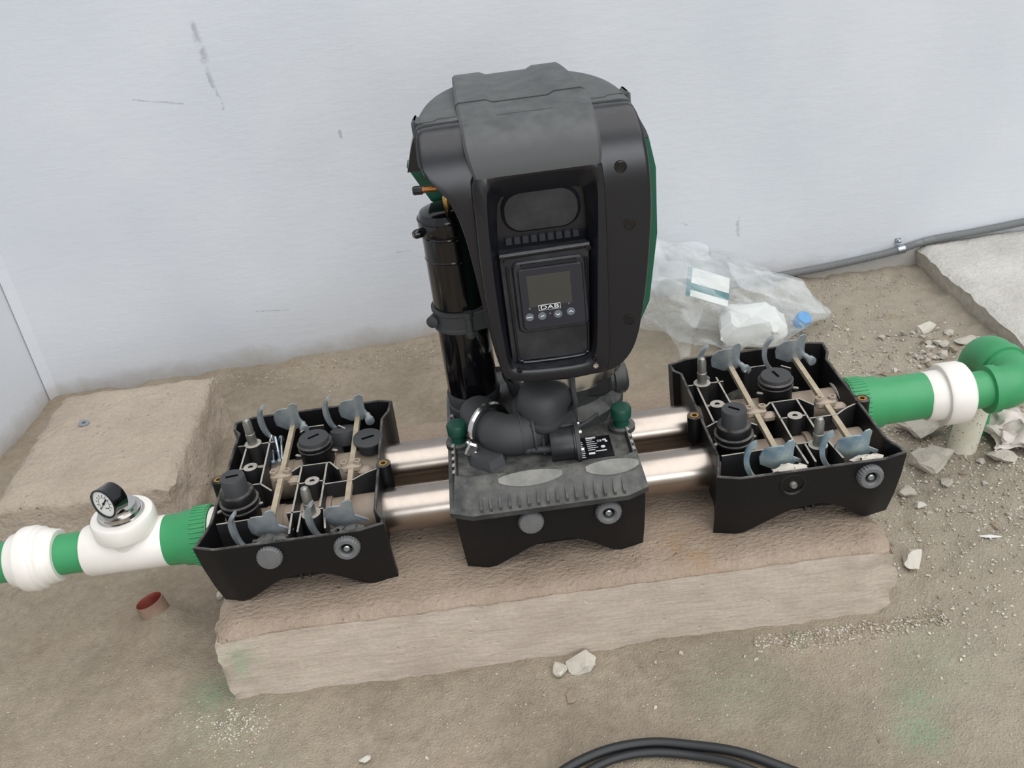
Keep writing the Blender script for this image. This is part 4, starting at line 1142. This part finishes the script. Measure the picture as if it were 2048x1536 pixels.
# ================================================================== PLASTIC BAG AND CONTENTS
def crumple(x, y, z, k):
    return noise.hetero_terrain(Vector((x * k, y * k, z * k)), .9, 2.1, 4, .7)
bag = empty('plastic_bag', (.535, .805, FZ)); tag(bag, 'crumpled clear plastic bag slumped against the wall behind the right tray', 'bag')
BC = Vector((.535, .805, FZ))
def bag_height(u, v):
    """bag outline in plan: u along the wall, v from the front to the wall"""
    return 0
g = G(); NU, NV = 64, 40
for j in range(NV + 1):
    v = j / NV
    for i in range(NU):
        th = 2 * pi * i / NU; ph = v * pi
        dx, dy, dz = sin(ph) * cos(th), sin(ph) * sin(th), -cos(ph)
        x = .255 * dx; y = .215 * dy; z = .13 * dz + .115
        top = interp(x, [(-.25, .27), (-.15, .235), (-.06, .17), (.05, .135), (.15, .10), (.25, .06)])
        z = max(0.004, z / .245 * top * 1.08)
        p = Vector((x, y, z)); q = noise.voronoi(p * 9.0)[0]; e = (q[1] - q[0])
        n = noise.turbulence_vector(p * 9, 3, True) - Vector((.4, .4, .4))
        p += Vector((dx, dy, dz)) * (.035 * (e - .35)) + n * .030
        if p.z < .003: p.z = .003 + .004 * abs(nz(x * 40, y * 40))
        wy = wall_y(BC.x + p.x) - BC.y - .004
        if p.y > wy: p.y = wy
        g.v.append(tuple(p))
for j in range(NV):
    for i in range(NU):
        k = (i + 1) % NU; g.f.append((j * NU + i, j * NU + k, (j + 1) * NU + k, (j + 1) * NU + i))
g.m = [0] * len(g.f)
obj('bag_film', g, 'film', bag, smooth=28)
def sheet(name, quad, n, amp, seed, parent, mat='film'):
    g = G(); A, B, C_, D_ = [Vector(q) for q in quad]
    for j in range(n + 1):
        for i in range(n + 1):
            s, t = i / n, j / n
            p = (A * (1 - s) + B * s) * (1 - t) + (D_ * (1 - s) + C_ * s) * t
            q = p * 14 + Vector((seed, 0, 0)); vv = noise.voronoi(q * .8)[0]
            p = p + Vector((0, -1, .3)) * (amp * (vv[1] - vv[0])) + noise.turbulence_vector(q, 2, False) * amp * .5
            g.v.append(tuple(p))
    for j in range(n):
        for i in range(n):
            a = j * (n + 1) + i; g.f.append((a, a + 1, a + n + 2, a + n + 1))
    g.m = [0] * len(g.f)
    return obj(name, g, mat, parent, smooth=25)
sheet('bag_flap', [(-.20, -.02, .20), (-.06, -.06, .12), (-.125, -.165, .008), (-.145, -.165, .008)], 14, .02, 3, bag)
sheet('bag_flap', [(-.24, .08, .26), (-.02, .06, .20), (-.03, -.02, .15), (-.24, -.02, .17)], 18, .03, 8, bag)
sheet('bag_flap', [(.02, .06, .15), (.24, .06, .06), (.25, -.06, .02), (.04, -.06, .13)], 18, .025, 5, bag)
# things inside the bag
bk = empty('booklet', (.490, .775, FZ + .128)); bk.rotation_euler = (.62, .42, -.05)
tag(bk, 'white booklet with a teal stripe inside the plastic bag', 'booklet')
obj('pages', G().box((0, 0, 0), (.115, .085, .006), bev=.001), 'paper', bk)
obj('stripe', G().box((0, -.014, .0034), (.1152, .020, .0006)), 'teal', bk, smooth=0)
obj('spine_stripe', G().box((-.052, 0, .0033), (.012, .0852, .0006)), 'teal', bk, smooth=0)
g = G(); rr_ = rrect(-.076, .076, -.055, .055, .022, 6)
g.loft([[(p[0] * k, p[1] * k, z) for p in rr_] for k, z in ((.9, 0), (1, .012), (1.02, .03), (.97, .045), (.88, .054), (.7, .06), (.4, .063), (.05, .064))], True, True)
for k, p in enumerate(g.v):
    n_ = noise.noise_vector(Vector(p) * 26) * .016 + noise.noise_vector(Vector(p) * 70) * .006; g.v[k] = (p[0] + n_.x, p[1] + n_.y, max(0, p[2] + n_.z))
o = obj('white_packet', g, 'paper', loc=(.585, .715, FZ + .012), smooth=22); o.rotation_euler = (0.25, .0, -.25); tag(o, 'soft white packet at the front of the plastic bag', 'packet')
g = G().lathe([(.016, 0), (.019, .002), (.019, .028), (.017, .031), (.001, .031)], (0, 0, 0), (.3, -.5, .8), 24)
tag(obj('blue_cap', g, 'blue', loc=(.706, .715, FZ + .022)), 'bright blue plastic cap at the right end of the bag', 'cap')

# ================================================================== RUBBLE
def rock_mesh(seed, mat, flat=1.0, npts=15, sub=False):
    import bmesh
    rnd = random.Random(seed); bm = bmesh.new()
    for _ in range(npts):
        v = Vector((rnd.gauss(0, 1), rnd.gauss(0, 1), rnd.gauss(0, 1))).normalized() * rnd.uniform(.75, 1.05)
        bm.verts.new((v.x * .5, v.y * .38, v.z * .34 * flat))
    r = bmesh.ops.convex_hull(bm, input=bm.verts)
    bmesh.ops.delete(bm, geom=[e for e in r['geom_interior'] if isinstance(e, bmesh.types.BMVert)], context='VERTS')
    if sub:
        bmesh.ops.subdivide_edges(bm, edges=bm.edges[:], cuts=2, use_grid_fill=True)
        for v in bm.verts:
            n = noise.noise_vector(v.co * 5 + Vector((seed, 0, 0))) * .045 + noise.noise_vector(v.co * 14 + Vector((seed, 0, 0))) * .022
            v.co += n
    z0 = min(v.co.z for v in bm.verts)
    for v in bm.verts: v.co.z -= z0
    me = bpy.data.meshes.new('stone'); bm.to_mesh(me); bm.free(); me.materials.append(M[mat])
    return me
STONES = [  # x, y, size, flat, material, yaw, label
    (.790, .225, .105, .55, 'stone', -.75, 'long grey concrete chunk lying under the right white union'),
    (.770, .118, .105, .70, 'stone', .1, 'large rough grey concrete lump beside the right tray'),
    (1.012, .664, .058, .85, 'stone_white', .3, 'pale pointed stone alone below the slab edge'),
    (1.048, .628, .036, .7, 'stone', .8, 'small tilted stone between the pale stone and a broken flake'),
    (1.066, .566, .075, .35, 'stone', -.5, 'flat broken flake against the slab foot behind the green elbow'),
    (1.010, .570, .032, .8, 'stone', .4, 'smooth small stone left of the flat flake'),
    (.978, .585, .024, .8, 'stone', 1.4, 'little round stone near the pale pointed one'),
    (.985, .520, .040, .8, 'stone', .2, 'rounded grey stone behind the upright white stub'),
    (.948, .508, .027, .8, 'stone_brown', .9, 'small brown stone in the heap behind the union'),
    (.922, .512, .025, .8, 'stone', 2.0, 'small angular stone at the left of the heap'),
    (.966, .462, .046, .8, 'stone', .5, 'blocky stone just behind the white union'),
    (.846, .450, .080, .40, 'stone_brown', -.45, 'flat clod above the ridged green adapter'),
    (.940, .225, .070, .60, 'stone', -1.0, 'upright concrete shard right of the white pipe stub'),
    (.902, .104, .070, .50, 'stone', -.45, 'wedge-shaped pale shard in front of the white stub'),
    (.958, .755, .055, .35, 'stone_brown', .2, 'thin flat clod far back on the bare dirt'),
    (.772, .056, .032, .95, 'stone', .6, 'upright little stone in front of the large lump'),
    (.690, .040, .050, .70, 'stone', .3, 'grey stone tucked beside the right tray foot'),
    (.694, -.004, .026, .85, 'stone_white', .0, 'small pale stone below the tray corner stone'),
    (.704, -.022, .015, .9, 'stone', .5, 'tiny cube-like stone by the small pale one'),
    (.620, -.142, .056, 1.0, 'stone_white', .9, 'broken stone with a white face at the plinth end'),
    (.560, -.085, .075, .70, 'stone', .4, 'crumbled chunk on the broken right corner of the plinth'),
    (-.020, -.278, .040, .95, 'stone_white', 1.3, 'narrow pale chip leaning on the plinth front'),
    (.018, -.270, .062, .75, 'stone_white', .4, 'wide pale chip leaning on the plinth front'),
    (-.006, -.333, .034, .15, 'stone_brown', 1.2, 'thin brown flake on the dirt below the two pale chips'),
    (-.330, -.397, .021, .8, 'stone_white', .2, 'single pale pebble on the dirt near the bottom edge'),
    (-.628, .02, .030, .8, 'stone_white', 1.2, 'white chip beside the left tray foot'),
    (.930, .632, .034, .35, 'stone_brown', .3, 'low brown clod left of the pale pointed stone'),
    (.826, .700, .017, .9, 'stone_white', .3, 'lone pale pebble on the bare dirt behind the right tray'),
    (.868, .112, .026, .8, 'stone', .8, 'small stone touching the wedge-shaped shard'),
    (.880, .176, .022, .8, 'stone', .1, 'pebble between the white stub and the upright shard'),
]
for i, (x, y, s, fl, mt, yaw, lb) in enumerate(STONES):
    me = rock_mesh(100 + i, mt, fl, 15, True)
    o = bpy.data.objects.new('stone', me); COL.objects.link(o)
    z = floor_h(x, y) - s * .04
    if 'crumbled' in lb: z = -.07
    o.location = (x, y, z); o.scale = (s, s, s); o.rotation_euler = (0, 0, yaw)
    tag(o, lb, 'stone', 'broken stones on the dirt')
# small look-alike pebbles
random.seed(31)
PM = [rock_mesh(300 + i, m, .8, 10) for i, m in enumerate(('stone', 'stone_brown', 'stone', 'stone_white', 'stone', 'stone_brown'))]
def blocked(x, y):
    if -.60 < x < .57 and -.262 < y < .33: return True
    if -1.14 < x < -.70 and .18 < y < .70: return True
    if x > 1.11 or y > wall_y(x) - .03: return True
    return False
placed = 0
while placed < 215:
    if placed >= 150:
        x = random.gauss(.975, .055); y = random.gauss(.52, .085)
    elif placed < 110:
        x = random.gauss(.86, .16); y = random.gauss(.30, .28)
        if x < .58 or y < -.2: continue
    elif placed < 130: x = random.uniform(.05, .75); y = random.uniform(-.34, -.25) if x < .56 else random.uniform(-.34, .0)
    else: x = random.uniform(-.75, .5); y = random.uniform(-.5, -.25)
    if blocked(x, y): continue
    s = random.uniform(.009, .021) if placed < 110 else random.uniform(.006, .012) if placed < 150 else random.uniform(.014, .034)
    pi_k = random.randrange(6)
    o = bpy.data.objects.new('pebble', PM[pi_k]); COL.objects.link(o)
    o.location = (x, y, floor_h(x, y) - s * .1); o.scale = (s, s, s); o.rotation_euler = (random.uniform(-.3, .3), random.uniform(-.3, .3), random.uniform(0, 6.28))
    hue = ('grey', 'brown', 'grey', 'pale', 'grey', 'brown')[pi_k]
    sz = 'tiny' if s < .011 else 'small' if s < .02 else 'coarse'
    where = ('in front of the plinth on the open dirt' if y < -.24 else 'beside the broken right end of the plinth' if x < .72 and y < .12 else
             'around the white stub and the right union' if y < .30 else 'in the rubble heap behind the green elbow' if x > .88 and y < .68 else
             'behind the right tray on the bare dirt' if x < .88 else 'near the foot of the pale slab and wall')
    tag(o, '%s %s pebble %s' % (sz, hue, where), 'pebble', 'loose pebbles ' + where)
    placed += 1
# fine grit: uncountable
TET = [(1, 1, 1), (-1, -1, 1), (-1, 1, -1), (1, -1, -1), (0, 0, -1.3)]
g = G()
def grit(x, y, s, mi):
    if blocked(x, y): return
    z = floor_h(x, y); R = Matrix.Rotation(random.uniform(0, 6.28), 3, 'Z') @ Matrix.Rotation(random.uniform(-1, 1), 3, 'X')
    P = []
    for q in ((1, 0, 0), (0, .8, 0), (-1, 0, .1), (0, -.8, 0), (.1, 0, .7), (0, .1, -.6)):
        v = R @ Vector((q[0] * random.uniform(.7, 1.2), q[1] * random.uniform(.7, 1.2), q[2])) * s
        P.append((x + v.x, y + v.y, z + s * .25 + v.z))
    g.add(P, [(0, 1, 4), (1, 2, 4), (2, 3, 4), (3, 0, 4), (1, 0, 5), (2, 1, 5), (3, 2, 5), (0, 3, 5)], mi)
random.seed(77)
for _ in range(5200):
    x = random.gauss(.80, .17); y = random.gauss(.22, .30)
    if x > .53 and y > -.4: grit(x, y, random.uniform(.0012, .0042), random.choice((0, 0, 1, 2)))
for _ in range(900):
    x = random.uniform(.30, .62); grit(x, random.gauss(-.275, .014), random.uniform(.001, .0035), random.choice((0, 1)))
for _ in range(500):
    x = random.gauss(-.545, .03); grit(x, random.gauss(-.285, .03), random.uniform(.001, .0028), random.choice((0, 1, 2)))
for _ in range(1500):
    grit(random.uniform(-1.1, .9), random.uniform(-.62, -.24), random.uniform(.0007, .0022), random.choice((0, 1, 2)))
for _ in range(1300):
    x = random.uniform(-1.0, 1.1); grit(x, wall_y(x) - abs(random.gauss(0, .06)) - .03, random.uniform(.001, .0036), random.choice((0, 1)))
for _ in range(900):
    grit(random.uniform(-1.2, -.6), random.uniform(-.5, .2), random.uniform(.0007, .002), random.choice((0, 1)))
gr = obj('grit', g, ['stone', 'stone_brown', 'stone_white'], smooth=0)
tag(gr, 'fine loose grit and gravel strewn over the dirt floor', 'gravel', kind='stuff')

# crumpled film scrap by the right edge
g = G(); n = 44
for j in range(n + 1):
    for i in range(n + 1):
        s, t = i / n - .5, j / n - .5
        x = .185 * s; y = .15 * t; p = Vector((x, y, 0)); q = p * 17 + Vector((3, 1, 0))
        vv = noise.voronoi(q)[0]; n2 = noise.turbulence_vector(q * .8, 3, True)
        h = .040 * (vv[1] - vv[0]) + .035 * n2.z
        edge = min(1, 4.5 * (.5 - max(abs(s), abs(t))))
        g.v.append((x + .045 * (n2.x - .4), y + .04 * (n2.y - .4), max(.002, h * (.25 + .75 * edge))))
for j in range(n):
    for i in range(n):
        a = j * (n + 1) + i; g.f.append((a, a + 1, a + n + 2, a + n + 1))
g.m = [0] * len(g.f)
o = obj('film_scrap', g, 'rag', smooth=30, loc=(.995, .150, floor_h(1.0, .15) + .006)); o.rotation_euler = (0, 0, -.35)
tag(o, 'crumpled dirty white plastic film scrap under the green elbow', 'scrap')
# white splinter
g = G().loft([[(-.018, 0, .001), (-.017, .0015, .002), (-.018, 0, .0035)], [(0, -.0035, .001), (0, .004, .001), (0, 0, .006)], [(.019, 0, .001), (.018, .0012, .002), (.019, 0, .003)]], True, True)
o = obj('white_splinter', g, 'paper', loc=(.777, -.1035, floor_h(.777, -.1035) + .002)); o.rotation_euler = (0, 0, -.25)
tag(o, 'thin white splinter lying on the dirt right of the plinth', 'splinter')
# black cable at the bottom edge
def cable(pts, r, label):
    P = spline([(x, y, floor_h(x, y) + r + .003) for x, y in pts], 10)
    tag(obj('black_cable', G().tube(P, r, 12), 'cable', smooth=60), label, 'cable', 'black cables at the bottom')
cable([(-.20, -.66), (-.12, -.545), (-.05, -.478), (.02, -.452), (.09, -.448), (.15, -.462), (.22, -.49), (.30, -.535), (.40, -.60)], .0072, 'black cable curving along the bottom edge, the strand nearer the plinth')
cable([(-.18, -.67), (-.10, -.555), (-.03, -.492), (.03, -.467), (.09, -.464), (.15, -.478), (.21, -.508), (.27, -.55), (.34, -.62)], .0062, 'black cable curving along the bottom edge, the strand nearer the viewer')
